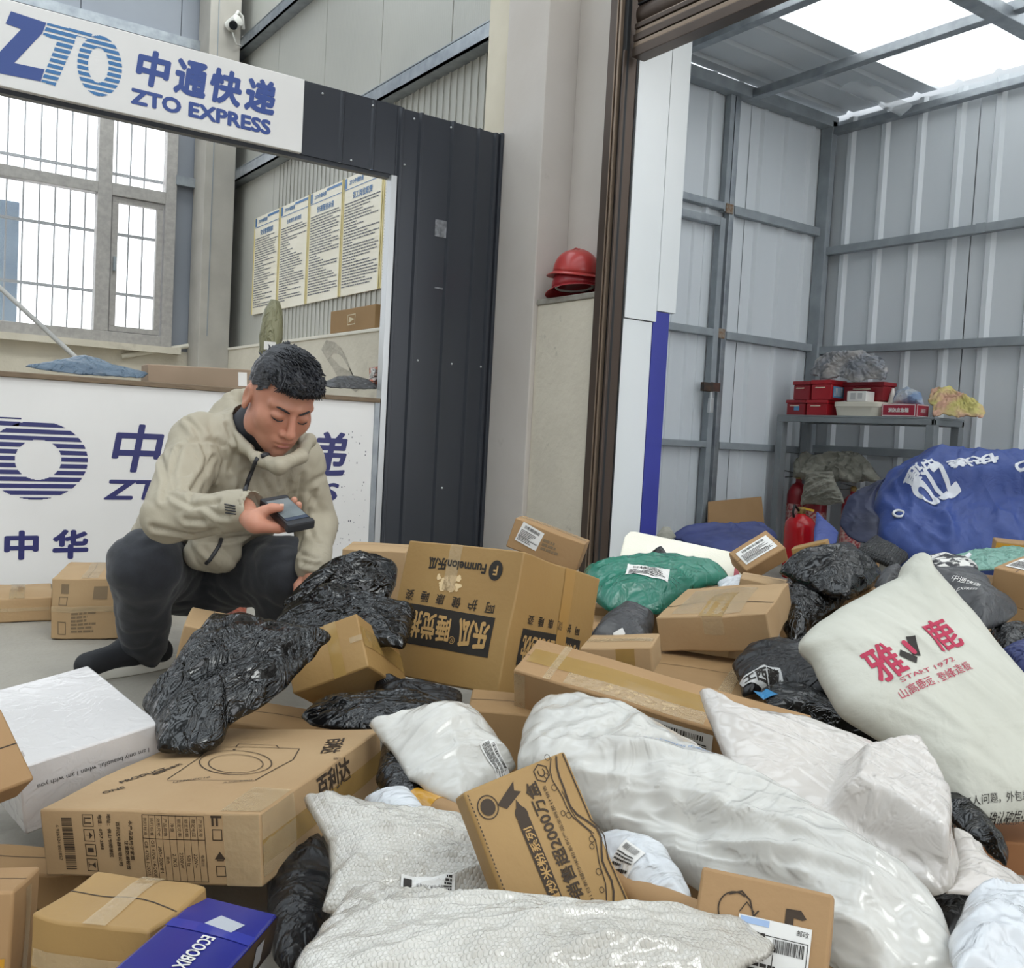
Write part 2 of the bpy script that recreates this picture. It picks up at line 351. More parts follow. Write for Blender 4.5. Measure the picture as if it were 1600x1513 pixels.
# pressed vertical ribs that catch light below and beside the notices
for y in np.arange(4.4, 7.55, .075): box_obj('cladding_rib', clad_b, wr, 2.792, 2.80, y, y+.014, 1.34, 2.78)
clad('wall_upper', pillar_m, wr, 2.84, 2.97, 3.276, 3.729, 1.345, 4.6)
for z in (2.74, 3.84):
    g = MB().box(2.70, 2.80, 4.1, 8.6, z, z+.012).box(2.70, 2.712, 4.1, 8.6, z, z+.09).box(2.70, 2.80, 4.1, 8.6, z+.085, z+.097).build('wall_girt', galv, wr)
o = structure(MB().box(2.66, 2.97, 3.73, 4.073, 0, 4.7).build('trim_1', pillar_m, bevel=.006)); o['label'] = 'pale painted square pillar beside the charcoal partition'
o = structure(MB().box(2.685, 2.97, 4.075, 4.29, 0, 4.7).build('trim_2', mat('cream_flange', 'd6cdb9', .6, col2='cbc2ae', vscale=3), bevel=.004)); o['label'] = 'cream column flange behind the top of the charcoal partition'
# corner column
o = structure(MB().box(2.44, 2.70, 8.28, 8.60, 0, 4.6).build('trim_3', mat('column_paint', 'b7b2a9', .7, col2='aaa59c', vscale=4, vdet=6, stain=('8e8a82', 3, .65)), bevel=.006)); o['label'] = 'grey painted column in the corner beside the window'
box_obj('column_seam', galv_d, o, 2.505, 2.512, 8.274, 8.281, 1.4, 4.6)
# wall and lintel around the roller shutter
wf = structure(MB().box(2.80, 2.97, -2.5, 3.275, 3.3, 4.7).build('wall_front', pillar_m))
box_obj('wall_end', pillar_m, wf, 2.70, 2.97, -4.6, -2.5, 0, 4.7)
# walls behind the viewer, added to cut level daylight: side wall, gable with gateway
wo = structure(MB().box(-7.1, -7.0, -4.6, 8.8, 0, 4.7).build('wall_side', clad_b))
wg = structure(MB().box(-7.0, -3.2, -4.7, -4.6, 0, 4.7).box(1.2, 2.97, -4.7, -4.6, 0, 4.7).box(-3.2, 1.2, -4.7, -4.6, 3.4, 4.7).build('wall_gable', clad_b))

# ---------------------------------------------------------------- roller shutter with guide rail
sh = thing('roller_shutter', 'raised brown metal roller shutter with vertical guide rail beside the helmets', 'shutter', (2.72, 3.16, 0))
def sbox(name, m, x0, x1, y0, y1, z0, z1): return box_obj(name, m, sh, x0-2.72, x1-2.72, y0-3.16, y1-3.16, z0, z1, bevel=.003)
sbox('guide_rail', brown_m, 2.655, 2.76, 3.20, 3.274, 0, 3.3)
sbox('guide_rail_lip', brown_l, 2.645, 2.665, 3.188, 3.20, 0, 3.3); sbox('guide_rail_lip', brown_l, 2.648, 2.66, 3.214, 3.222, 0, 3.3); sbox('guide_rail_lip', brown_m, 2.645, 2.66, 3.152, 3.163, 0, 2.33)
sbox('guide_slot', black_r, 2.662, 2.682, 3.163, 3.2, 0, 3.3); sbox('guide_return', brown_m, 2.682, 2.748, 3.190, 3.2, 0, 3.3); sbox('guide_seal', black_r, 2.748, 2.757, 3.188, 3.2, 0, 3.3)
sbox('guide_rail', brown_m, 2.66, 2.80, -2.5, -2.42, 0, 3.3)
prof = [(0, 0), (-.012, .008), (-.018, .03), (-.018, .05), (-.010, .07), (0, .078)]
mb = MB(); L0 = -5.6
vs = [(p[0], y, p[1]) for y in (0, L0) for p in prof]+[(p[0]+.012, y, p[1]) for y in (0, L0) for p in prof]
n = len(prof); fs = []
for i in range(n-1): fs += [(i, i+1, n+i+1, n+i), (2*n+i, 3*n+i, 3*n+i+1, 2*n+i+1)]
for i in range(n-1): fs += [(i, 2*n+i, 2*n+i+1, i+1), (n+i, n+i+1, 3*n+i+1, 3*n+i)]
mb.add(vs, fs); sl = mb.me('shutter_slat', smooth=.9)
for k in range(10):
    z = 2.455+k*.082; mesh_obj('shutter_slat', sl, brown_m, sh, loc=(.0, 0, z))
    sbox('slat_hinge', black_r if k % 2 else brown_l, 2.705, 2.722, -2.42, 3.158, z-.006, z+.002)
sbox('bottom_bar', brown_m, 2.69, 2.76, -2.42, 3.158, 2.31, 2.35); sbox('bottom_bar', brown_l, 2.695, 2.74, -2.42, 3.158, 2.352, 2.372); sbox('bottom_bar', brown_m, 2.692, 2.75, -2.42, 3.158, 2.375, 2.405); sbox('bottom_bar', brown_l, 2.70, 2.74, -2.42, 3.158, 2.408, 2.425); sbox('bottom_bar', brown_m, 2.695, 2.74, -2.42, 3.158, 2.428, 2.448)

# ---------------------------------------------------------------- white and blue clad reveal beyond the shutter
rv = structure(MB().box(2.97, 3.06, 3.32, 4.26, 0, 3.2).build('wall_reveal', white_p))
def rbox(name, m, x0, x1, z0, z1, dy=0): return box_obj(name, m, rv, x0, x1, 3.2+dy, 3.32, z0, z1, bevel=.002)
rbox('reveal_panel', white_p, 2.772, 2.958, 1.236, 3.2); rbox('reveal_panel', white_p, 2.766, 2.942, 0, 1.232, .006); rbox('reveal_panel', white_p, 2.961, 3.075, 1.286, 3.2)
o = rbox('reveal_panel', blue_p, 2.945, 3.042, 0, 1.283, .004); o['label'] = 'royal blue lower strip of the reveal'
box_obj('reveal_gap', black_r, rv, 2.758, 2.765, 3.21, 3.32, 0, 3.2)

# ---------------------------------------------------------------- lean-to shed: sheets with pressed ribs, posts, girts, roof with skylight sheets
def ribbed(w, h, ribs, rw=.03, rh=.022, thick=.004):
    """sheet in local x (0..w), z (0..h), ribs rise toward -y"""
    P = [(0, 0)]
    for x in ribs: P += [(x-rw, 0), (x-rw*.45, -rh), (x+rw*.45, -rh), (x+rw, 0)]
    P.append((w, 0)); mb = MB(); n = len(P)
    vs = [(x, y, z) for z in (0, h) for x, y in P]+[(x, y+thick, z) for z in (0, h) for x, y in P]; fs = []
    for i in range(n-1): fs += [(i, i+1, n+i+1, n+i), (2*n+i+1, 2*n+i, 3*n+i, 3*n+i+1), (i, 2*n+i, 2*n+i+1, i+1), (n+i, n+i+1, 3*n+i+1, 3*n+i)]
    fs += [(0, n, 3*n, 2*n), (n-1, 3*n-1, 4*n-1, 2*n-1)]
    return mb.add(vs, fs)
wl = structure(MB().box(3.06, 5.5, 4.33, 4.36, 0, 3.02).build('wall_left', shed_s))
sp = .235
sm = ribbed(.7, 2.98, (.115, .35, .585)).me('wall_sheet')
for k in range(-1, 3):
    mesh_obj('wall_sheet', sm, shed_s, wl, loc=(4.797-.115+.002+(k-1)*.705, 4.30 if k != 0 else 4.302, 0))
def lbar(name, x0, x1, z0, z1, y0=4.245, y1=4.29, m=galv_d): return box_obj(name, m, wl, x0, x1, y0, y1, z0, z1, bevel=.004)
lbar('wall_girt', 4.53, 5.40, 2.145, 2.20); lbar('wall_girt', 3.06, 4.44, 2.16, 2.205, m=galv); lbar('wall_girt', 4.53, 5.38, 1.37, 1.42); lbar('wall_girt', 4.53, 5.38, .68, .725)
lbar('wall_post', 4.435, 4.475, 2.15, 2.95); lbar('wall_post', 4.482, 4.525, 0, 2.95, m=galv)
lbar('corner_post', 5.36, 5.41, 0, 2.9, 4.20, 4.29)
lbar('roof_beam', 3.06, 5.42, 2.86, 2.93, 4.20, 4.29)
for z, x in ((2.17, 4.48), (1.40, 4.475)):
    lbar('rust_joint', x-.035, x+.03, z-.03, z+.03, 4.236, 4.246, mat('rusty_weld', '7a6049', .8, col2='8d867c', vscale=60))
dr = structure(thing('door_1', 'corrugated grey metal shed door with bolt and padlock', 'door', (4.44, 4.24, 0))); del dr['category']
def dbar(name, x0, x1, z0, z1, y0=-.02, y1=.03, m=galv_d): return box_obj(name, m, dr, x0-4.44, x1-4.44, y0, y1, z0, z1, bevel=.004)
dbar('door_stile', 4.385, 4.43, 0.03, 2.10); dbar('door_rail', 3.10, 4.385, 2.05, 2.10, m=galv); dbar('door_rail', 3.10, 4.385, 1.375, 1.42); dbar('door_rail', 3.10, 4.385, .685, .725); dbar('door_stile', 3.06, 3.10, .03, 2.10)
o = ribbed(1.3, 2.06, (.2, .435, .67, .905, 1.14), rw=.022, rh=.012).build('door_leaf', shed_s, dr, loc=(-1.35, .045, .03))
lk = dbar('bolt_latch', 4.30, 4.385, 1.03, 1.085, -.05, -.02, mat('rusty_dark_metal', '3f3a38', .6, .4, col2='5a4638', vscale=30))
dbar('bolt_staple', 4.385, 4.46, 1.035, 1.09, -.035, -.02, mat('rust_red_metal', '5b3f36', .7, col2='47352f', vscale=30))
dbar('padlock', 4.355, 4.385, .90, .99, -.06, -.035, alum); dbar('padlock_shackle', 4.362, 4.378, .985, 1.03, -.055, -.04, alum)
# back wall of the shed
we = structure(MB().box(5.50, 5.53, -3, 4.33, 0, 3.0).build('wall_end_shed', shed_s))
sm = ribbed(1.0, 2.92, (.12, .375, .63, .885), rw=.034, rh=.024).me('wall_sheet')
for k in range(7):
    o = mesh_obj('wall_sheet', sm, shed_s, we, loc=(5.455 if k % 2 else 5.459, 4.28-k*1.01+.3-.345, 0), rot=(0, 0, -math.pi/2))
def ebar(name, y0, y1, z0, z1, x0=5.38, x1=5.43, m=galv_d): return box_obj(name, m, we, x0, x1, y0, y1, z0, z1, bevel=.004)
for z in (2.015, 1.352, .69): ebar('wall_girt', -3, 4.22, z, z+.052)
ebar('roof_beam', -3, 4.25, 2.815, 2.86, 5.37, 5.43, galv)
ebar('girt_splice', 3.10, 3.16, 2.012, 2.07, 5.376, 5.38)
# roof
rf = structure(thing('ceiling_shed', 'shed roof', 'roof', (3.06, 4.3, 2.97))); rf['kind'] = 'structure'; del rf['category']
slope = lambda x: 2.965-(x-3.06)*.043
def rsheet(name, m, y0, y1, x0=3.06, x1=5.46, rh=.02):
    ribs = [r for r in np.arange(.12, abs(y1-y0)-.05, .25)]
    mb = ribbed(abs(y1-y0), x1-x0, ribs, rh=rh)
    M4 = Matrix(((0, 0, math.cos(.043), 0), (-1, 0, 0, 0), (0, -1, -math.sin(.043), 0), (0, 0, 0, 1)))
    o = mb.build(name, m, rf); o.matrix_parent_inverse = Matrix(); o.matrix_local = Matrix.Translation((x0-3.06, y1-4.3, slope(x0)-2.97+.05)) @ M4; return o
rsheet('roof_sheet', shed_s, 3.56, 4.32)
o = rsheet('skylight_sheet', skyl, 2.58, 3.555); o['label'] = 'glowing translucent skylight sheet'
rsheet('skylight_sheet', skyl, 1.55, 2.575); rsheet('skylight_sheet', skyl, .5, 1.545); rsheet('skylight_sheet', skyl, -.55, .495); rsheet('skylight_sheet', skyl, -3.0, -.555)  # sheets beyond the view made translucent too, to brighten the shed
for x in (3.84, 4.60):
    z = slope(x)-2.97-.0
    o = MB().box(x-3.06-.03, x-3.06+.03, -7.3, -.06, z-.04, z+.012).build('roof_purlin', galv, rf, bevel=.004)
o = MB().box(0, 2.35, -1.72, -1.63, -.15, -.09).build('roof_beam', galv, rf, bevel=.005)
def torn():
    mb = MB(); n = 10; vs = []
    for i in range(n+1):
        for j in range(n+1):
            u, v = i/n, j/n; p = Vector((4.88+u*.42, 3.80-v*.16-u*.06, 2.895-.10*u*(1-abs(v-.5)*1.3)-.02*u)); p += nv(p, 9)*.022; vs.append(p)
    return mb.add(vs, [(i*(n+1)+j, i*(n+1)+j+1, (i+1)*(n+1)+j+1, (i+1)*(n+1)+j) for i in range(n) for j in range(n)])
o = torn().build('torn_film', mat('clear_film', 'd6dce0', .2, alpha=.55), rf, smooth=3.2); o.location = (-3.06, -4.3, -2.97); o['label'] = 'torn clear plastic film'

# ---------------------------------------------------------------- charcoal partition with header
pt = thing('metal_divider', 'charcoal corrugated metal partition beside the pale pillar', 'partition', (2.37, YC, 0))
def pX(x): return x-2.37
o = ribbed(.585, 2.185, (.02, .125, .30, .45, .545), rw=.014, rh=.014).build('partition_sheet', dark_s, pt, loc=(pX(2.075), .0, 0))
o = ribbed(.487, .31, (.19, .345), rw=.012, rh=.008).build('header_sheet', dark_s, pt, loc=(pX(1.61), .004, 1.876))
box_obj('header_frame', dark_s, pt, pX(-.6), pX(2.10), .012, .05, 1.858, 1.878); box_obj('header_frame', dark_s, pt, pX(-.6), pX(2.10), .012, .05, 2.176, 2.196)
box_obj('edge_trim', alum, pt, pX(2.052), pX(2.082), -.012, .04, .1, 1.87, bevel=.003)
box_obj('edge_trim', dark_s, pt, pX(2.64), pX(2.658), -.02, .03, 0, 2.19, bevel=.003)
scr = MB().lathe([(.005, 0), (.005, .003), (.002, .006)], n=8).me('screw', smooth=.8)
for x, z in ((1.70, 2.155), (1.945, 2.160), (2.16, 2.15), (2.36, 2.155), (2.52, 2.16), (2.62, 2.15), (1.85, 1.895), (2.09, 1.5), (2.10, 1.03), (2.24, 1.03), (2.43, 1.03), (2.60, 1.03), (2.09, .55), (2.12, 1.93), (2.41, .42), (2.38, 1.62)):
    mesh_obj('screw', scr, white_sc, pt, loc=(pX(x), -.003, z), rot=(math.pi/2, 0, 0))
stk = mat('faded_sticker', '5a5c60', .5, col2='84868a', vscale=40)
o = box_obj('sticker_residue', stk, pt, pX(2.30), pX(2.365), -.0035, -.001, 1.63, 1.71); box_obj('sticker_residue', stk, pt, pX(2.315), pX(2.36), -.0035, -.001, 1.383, 1.39)

# ---------------------------------------------------------------- hanging sign
def S2(x, y): p = onp(x, y, 1, YC); return (p.x, p.z)
def poly_in(P, x, y):
    c = False; j = len(P)-1
    for i in range(len(P)):
        if (P[i][1] > y) != (P[j][1] > y) and x < (P[j][0]-P[i][0])*(y-P[i][1])/(P[j][1]-P[i][1])+P[i][0]: c = not c
        j = i
    return c
def stripes(shape, hole, v0, n, pitch, duty, dx=.0015):
    u0 = min(p[0] for p in shape); u1 = max(p[0] for p in shape); gs = []
    for k in range(n):
        for q in range(6):
            a = v0-k*pitch-pitch*duty*q/6; b = a-pitch*duty/6; m_ = (a+b)/2; st = None; x = u0-dx
            while x <= u1+2*dx:
                ins = poly_in(shape, x, m_) and not (hole and poly_in(hole, x, m_))
                if ins and st is None: st = x
                if not ins and st is not None: gs.append(Rc(st, b, x, a)); st = None
                x += dx
    return J(*gs)
def z1(x, y): return S2(x*.3375, y*.3375)           # first survey sheet
sg = thing('company_sign', 'white express-company sign board with blue striped logo above the counter', 'sign', (1.0, YC, 1.88))
SG0 = Vector((1.0, YC, 1.88))
o = box_obj('sign_board', board_w, sg, -.95, .605, -.03, -.0, -.008, .305, bevel=.003)
sgm = lambda u, v, l=0: Vector((u-1.0, -.0315-l, v-1.88))
Zp = [z1(*p) for p in ((45, 65), (208, 118), (190, 165), (60, 303), (200, 332), (182, 388), (-45, 343), (-28, 275), (92, 147), (20, 122))]
printed('logo_letter', Pg(Zp), sgm, ink_navy, sg)
Tp = [z1(*p) for p in ((212, 118), (418, 168), (415, 192), (345, 178), (335, 215), (248, 408), (183, 388), (258, 200), (192, 172))]
ring = lambda cx, cy, a, b, sk, n=48: [z1(cx+a*math.cos(t)+sk*b*math.sin(t)*-1, cy+b*math.sin(t)+.22*a*math.cos(t)) for t in (2*math.pi*i/n for i in range(n))]
Op, Oh = ring(452, 315, 103, 138, .06), ring(446, 312, 47, 80, .06)
v0 = max(p[1] for p in Op+Tp)
printed('logo_letter', stripes(Tp, None, v0, 14, .0215, .62), sgm, ink_blue, sg); printed('logo_letter', stripes(Op, Oh, v0, 14, .0215, .62), sgm, ink_blue, sg)
a, b = S2(207, 112), S2(428, 152); hh = S2(216, 81)[1]-S2(207, 137)[1]
for i, ch in enumerate('中通快递'):
    w4 = (b[0]-a[0])/4; printed('logo_character', T(ch, a[0]+w4*(i+.5), (a[1]+b[1])/2, 1, bold=.042, shear=.12, w=w4*.93, h=hh), sgm, ink_navy, sg)
a, b = S2(201, 154), S2(419, 201); hh = S2(206, 142)[1]-S2(201, 166)[1]
printed('lettering', T('ZTO EXPRESS', (a[0]+b[0])/2, (a[1]+b[1])/2, 1, bold=.045, w=b[0]-a[0], h=hh), sgm, ink_navy, sg)
# ---------------------------------------------------------------- counter with banner
ct = thing('service_counter', 'long service counter faced with a white company banner', 'counter', (.8, YC, 0))
o = box_obj('counter_body', mat('counter_carcass', '9d9890', .6), ct, -3.0, 1.225, .012, .55, 0, .815)
box_obj('counter_top', wood_b, ct, -3.0, 1.248, -.014, .58, .815, .836, bevel=.003)
bn = box_obj('banner', board_w, ct, -3.0, 1.225, .0, .012, .02, .814)
box_obj('corner_post', galv, ct, 1.225, 1.25, -.006, .05, 0, .815)
bnm = lambda u, v, l=0: Vector((u-.8, -.0012-l, v))
def z5(x, y): return S2(x/2.909, 400+y/2.909)
ring5 = lambda x0, x1, y0, y1, n=56: [z5((x0+x1)/2+(x1-x0)/2*(abs(math.cos(t))*(1 if math.cos(t) > 0 else -1)), (y0+y1)/2+(y1-y0)/2*(abs(math.sin(t))*(1 if math.sin(t) > 0 else -1))) for t in (2*math.pi*i/n for i in range(n))]
Op, Oh = ring5(-75, 398, 750, 1108), ring5(66, 278, 835, 1018)
Tp = [z5(*p) for p in ((-260, 715), (98, 738), (80, 780), (-60, 775), (-150, 1100), (-330, 1090), (-180, 770), (-270, 760))]
v0 = max(p[1] for p in Op)
for q in ((Op, Oh), (Tp, None)):
    o = printed('logo_letter', stripes(q[0], q[1], v0+.02, 14, .0262, .64), bnm, ink_dnavy, ct); o.parent = bn
o = printed('logo_letter', Pg([z5(*p) for p in ((-560, 690), (-285, 712), (-300, 775), (-500, 1010), (-350, 1025), (-372, 1090), (-660, 1068), (-645, 1005), (-440, 770), (-575, 758))]), bnm, ink_dnavy, ct); o.parent = bn
def put(name, body, q, m=ink_dnavy, bold=.02, shear=.15, par=bn):
    a, b = z5(q[0], q[2]), z5(q[1], q[3]); tl = z5((q[0]+q[1])/2, q[4]); bl = z5((q[0]+q[1])/2, q[5])
    printed(name, T(body, (a[0]+b[0])/2, (tl[1]+bl[1])/2, 1, bold=bold, shear=shear, w=b[0]-a[0], h=tl[1]-bl[1]), bnm, m, par)
put('banner_character', '中', (508, 745, 870, 870, 765, 985)); put('banner_character', '通', (775, 1010, 880, 880, 775, 992)); put('banner_character', '快', (1040, 1290, 880, 880, 790, 1000)); put('banner_character', '递', (1345, 1578, 890, 890, 798, 1002))
put('banner_lettering', 'ZTO EXPRESS', (470, 1540, 1065, 1065, 1024, 1112), bold=.03)
put('banner_character', '中', (18, 176, 1315, 1315, 1248, 1382), shear=0, bold=.04); put('banner_character', '华', (238, 402, 1312, 1312, 1243, 1378), shear=0, bold=.04)
rnd = random.Random(4); gs = []
for k in range(46):
    u, v = rnd.uniform(1.86, 2.0), rnd.uniform(.12, .68); r = rnd.uniform(.001, .0035); gs.append(El(u, v, r, r*1.6, n=6))
printed('dirt_specks', J(*gs), bnm, ink_grey, bn)['kind'] = 'stuff'

# ---------------------------------------------------------------- notice boards on the side wall
yy = [7.965, 7.385, 6.80, 6.21, 5.60, 5.0]
ws = ('leftmost of the five', 'second from the corner column', 'third from the corner column', 'fourth from the corner column', 'at the right, mostly hidden by the partition')
for i in range(5):
    y1, y0 = yy[i]-.006, yy[i+1]+.006; zc, h = 1.985, .80; w = y1-y0
    t = thing('notice_board', 'cream framed regulation notice with blue heading, '+ws[i], 'notice', (2.79, (y0+y1)/2, zc), group='regulation notices on the side wall')
    box_obj('notice_panel', paper_c, t, -.012, .0, -w/2, w/2, -h/2, h/2)
    for a in (-w/2, w/2-.012): box_obj('notice_frame', mat('yellowed_frame', 'd9c98f', .5), t, -.018, -.006, a, a+.012, -h/2, h/2)
    mp = plane_map((-.0135, 0, 0), (0, -1, 0), (0, 0, 1), .0006)
    printed('heading_band', J(Rc(-w/2+.015, h/2-.075, -w/2+.05, h/2-.005), Rc(w*.02, h/2-.03, w/2-.02, h/2-.012), Rc(-w/2+.015, h/2-.085, w/2-.015, h/2-.08)), mp, ink_blue, t)
    printed('logo_lettering', T('ZTO中通快递', -w*.17, h/2-.04, 1, w=w*.36, bold=.03), mp, ink_blue, t)
    printed('notice_title', T(('安全管理制度', '仓库管理 操作流程', '快递服务承诺', '员工岗位职责', '消防安全')[i], 0, h/2-.135, 1, w=w*.5, bold=.02), mp, ink_blue, t)
    printed('fine_print', lines_block(-w/2+.03, -h/2+.05, w/2-.03, h/2-.17, 30, 11+i, dash=.022, fill=.42, ragged=.75), mp, ink_grey, t)

# ================================================================ parcels: cartons and bags
card = mat('cardboard', 'a8865f', .75, col2='9c7a52', vscale=5, vdet=6, vsharp=.2, bump=.05, bscale=90, crease=.02, cscale=2.6, cwarp=1.5, stain=('8f6c44', 3.2, .68))
card_y = mat('golden_cardboard', 'a4834f', .55, col2='987645', vscale=5, vdet=6, vsharp=.2, bump=.05, bscale=90, crease=.02, cscale=2.6, cwarp=1.5)
card_p = mat('pale_cardboard', 'b2956f', .75, col2='a68761', vscale=5, vdet=6, vsharp=.2, bump=.05, bscale=90, crease=.02, cscale=2.6, cwarp=1.5, stain=('9c7b55', 4, .66))
card_d = mat('dull_cardboard', '9a7a52', .8, col2='8e6f49', vscale=5, vdet=6, vsharp=.2, bump=.05, bscale=90, crease=.02, cscale=2.6, cwarp=1.5)
tape = mat('packing_tape', 'b39257', .16, col2='a8874c', vscale=8, bump=.1, bscale=30, alpha=.72)
tape_c = mat('clear_tape', 'cdb691', .1, bump=.3, bscale=60, alpha=.45)
tape_y = mat('amber_tape', 'c4922f', .14, col2='b98425', vscale=9, bump=.1, bscale=40)
paper = mat('label_paper', 'e6e4e0', .5, col2='dcdad6', vscale=9)
ink = mat('black_print', '2b2622', .7)
ink_b = mat('brown_print', '3a2c1e', .7)
gash = mat('torn_card', 'e2c79a', .9)

FACES = {'+x': ((1, 0, 0), (0, 0, 1)), '-x': ((-1, 0, 0), (0, 0, 1)), '+y': ((0, 1, 0), (0, 0, 1)), '-y': ((0, -1, 0), (0, 0, 1)), '+z': ((0, 0, 1), (0, 1, 0)), '-z': ((0, 0, -1), (0, 1, 0))}
class Carton:
    def __init__(s, name, label, c, eu, d, m=card, amp=.0022, seed=0, group=None, crush=0., cat='parcel box', flap=True, n=7):
        s.d = Vector(d); s.amp = amp*1.5; s.seed = seed; s.crush = crush
        s.o = thing(name, label, cat, c, eu, group)
        bm = bmesh.new(); bmesh.ops.create_cube(bm, size=1); bmesh.ops.subdivide_edges(bm, edges=bm.edges[:], cuts=n, use_grid_fill=True)
        for v in bm.verts: v.co = s.warp(Vector((v.co.x*d[0], v.co.y*d[1], v.co.z*d[2])))
        me = bpy.data.meshes.new('carton_body'); bm.to_mesh(me); bm.free()
        for p in me.polygons: p.use_smooth = True
        me.set_sharp_from_angle(angle=.7)
        s.body = mesh_obj('carton_body', me, m, s.o)
        bv = s.body.modifiers.new('rounded_edges', 'BEVEL'); bv.width = .0032; bv.segments = 2; bv.limit_method = 'ANGLE'; bv.angle_limit = .7
        if flap:      # the slit where two flaps meet under the tape
            a = 0 if d[0] >= d[1] else 1; L = s.d[a]/2*.985
            g = Rc(-L, -.0009, L, .0009, 10) if a == 0 else Rc(-.0009, -L, .0009, L, 1, 10)
            s.print('flap_seam', '+z', g, ink_b, off=.0004)
    def warp(s, p):
        q = p+nv(p, 7, s.seed)*s.amp
        if s.crush:
            k = max(0, n3(p, 5, s.seed+9))*s.crush; q = q*(1-k*.12)+nv(p, 14, s.seed+3)*s.crush*.006
        h = s.d/2      # faces belly slightly outwards
        b = [(1-(p[i]/h[i])**2) for i in range(3)]
        for i in range(3):
            j, k = (i+1) % 3, (i+2) % 3
            q[i] += (p[i]/h[i])*min(.006, .012*min(s.d[j], s.d[k])*2)*b[j]*b[k]
        return q
    def map(s, face, rot=0, off=.0008, u0=0, v0=0):
        n, u = (Vector(t) for t in FACES[face]); r = u.cross(n); c, sn = math.cos(math.radians(rot)), math.sin(math.radians(rot))
        r2 = r*c+u*sn; u2 = u*c-r*sn; hn = abs(n.dot(s.d))/2
        return lambda x, y, l=0: s.warp(n*hn+r2*(x+u0)+u2*(y+v0))+n*(off+l)
    ps = (1, 1)
    def uv(s, face, x, y):      # where a sight line meets a face, in that face's own metres
        n, u = (Vector(t) for t in FACES[face]); r = u.cross(n); iv = s.mw().inverted(); o = iv @ CAM; d = iv.to_3x3() @ ray(x, y)
        p = o+d*((abs(n.dot(s.d))/2-o.dot(n))/d.dot(n)); return (p.dot(r), p.dot(u))
    def mw(s): return Matrix.Translation(s.o.location) @ s.o.rotation_euler.to_matrix().to_4x4()
    def print(s, name, face, geo, m, rot=0, off=.0009, sub=0, label=None, u0=0, v0=0):
        f = s.map(face, rot, off, u0, v0); a, b = s.ps
        return printed(name, geo, lambda x, y, l=0: f(x*a, y*b, l), m, s.o, sub, label)
    def tape(s, face, u0, v0, u1, v1, m=None, off=.0012, name='packing_tape'):
        return printed(name, Rc(u0, v0, u1, v1, max(1, int(abs(u1-u0)/.02)), max(1, int(abs(v1-v0)/.02))), s.map(face, 0, off), m or tape, s.o)
    def label(s, face, u, v, w, h, rot=0, seed=1, name='shipping_label'):
        L = printed(name, Rc(-w/2, -h/2, w/2, h/2, 5, 5), s.map(face, rot, .0016, 0, 0) if not (u or v) else s._lm(face, rot, .0016, u, v), paper, s.o)
        g = J(barcode(0, h*.32, w*.7, h*.16, seed), lines_block(-w*.44, -h*.42, w*.44, h*.16, 8, seed, dash=w*.05, fill=.5), Fr(-w*.48, -h*.2, w*.48, -h*.19, h*.01))
        p = printed('label_print', g, s._lm(face, rot, .0022, u, v), ink, s.o); p.parent = L; return L
    def _lm(s, face, rot, off, u, v):
        m = s.map(face, 0, off); c, sn = math.cos(math.radians(rot)), math.sin(math.radians(rot))
        return lambda x, y, l=0: m(u+c*x-sn*y, v+sn*x+c*y, l)

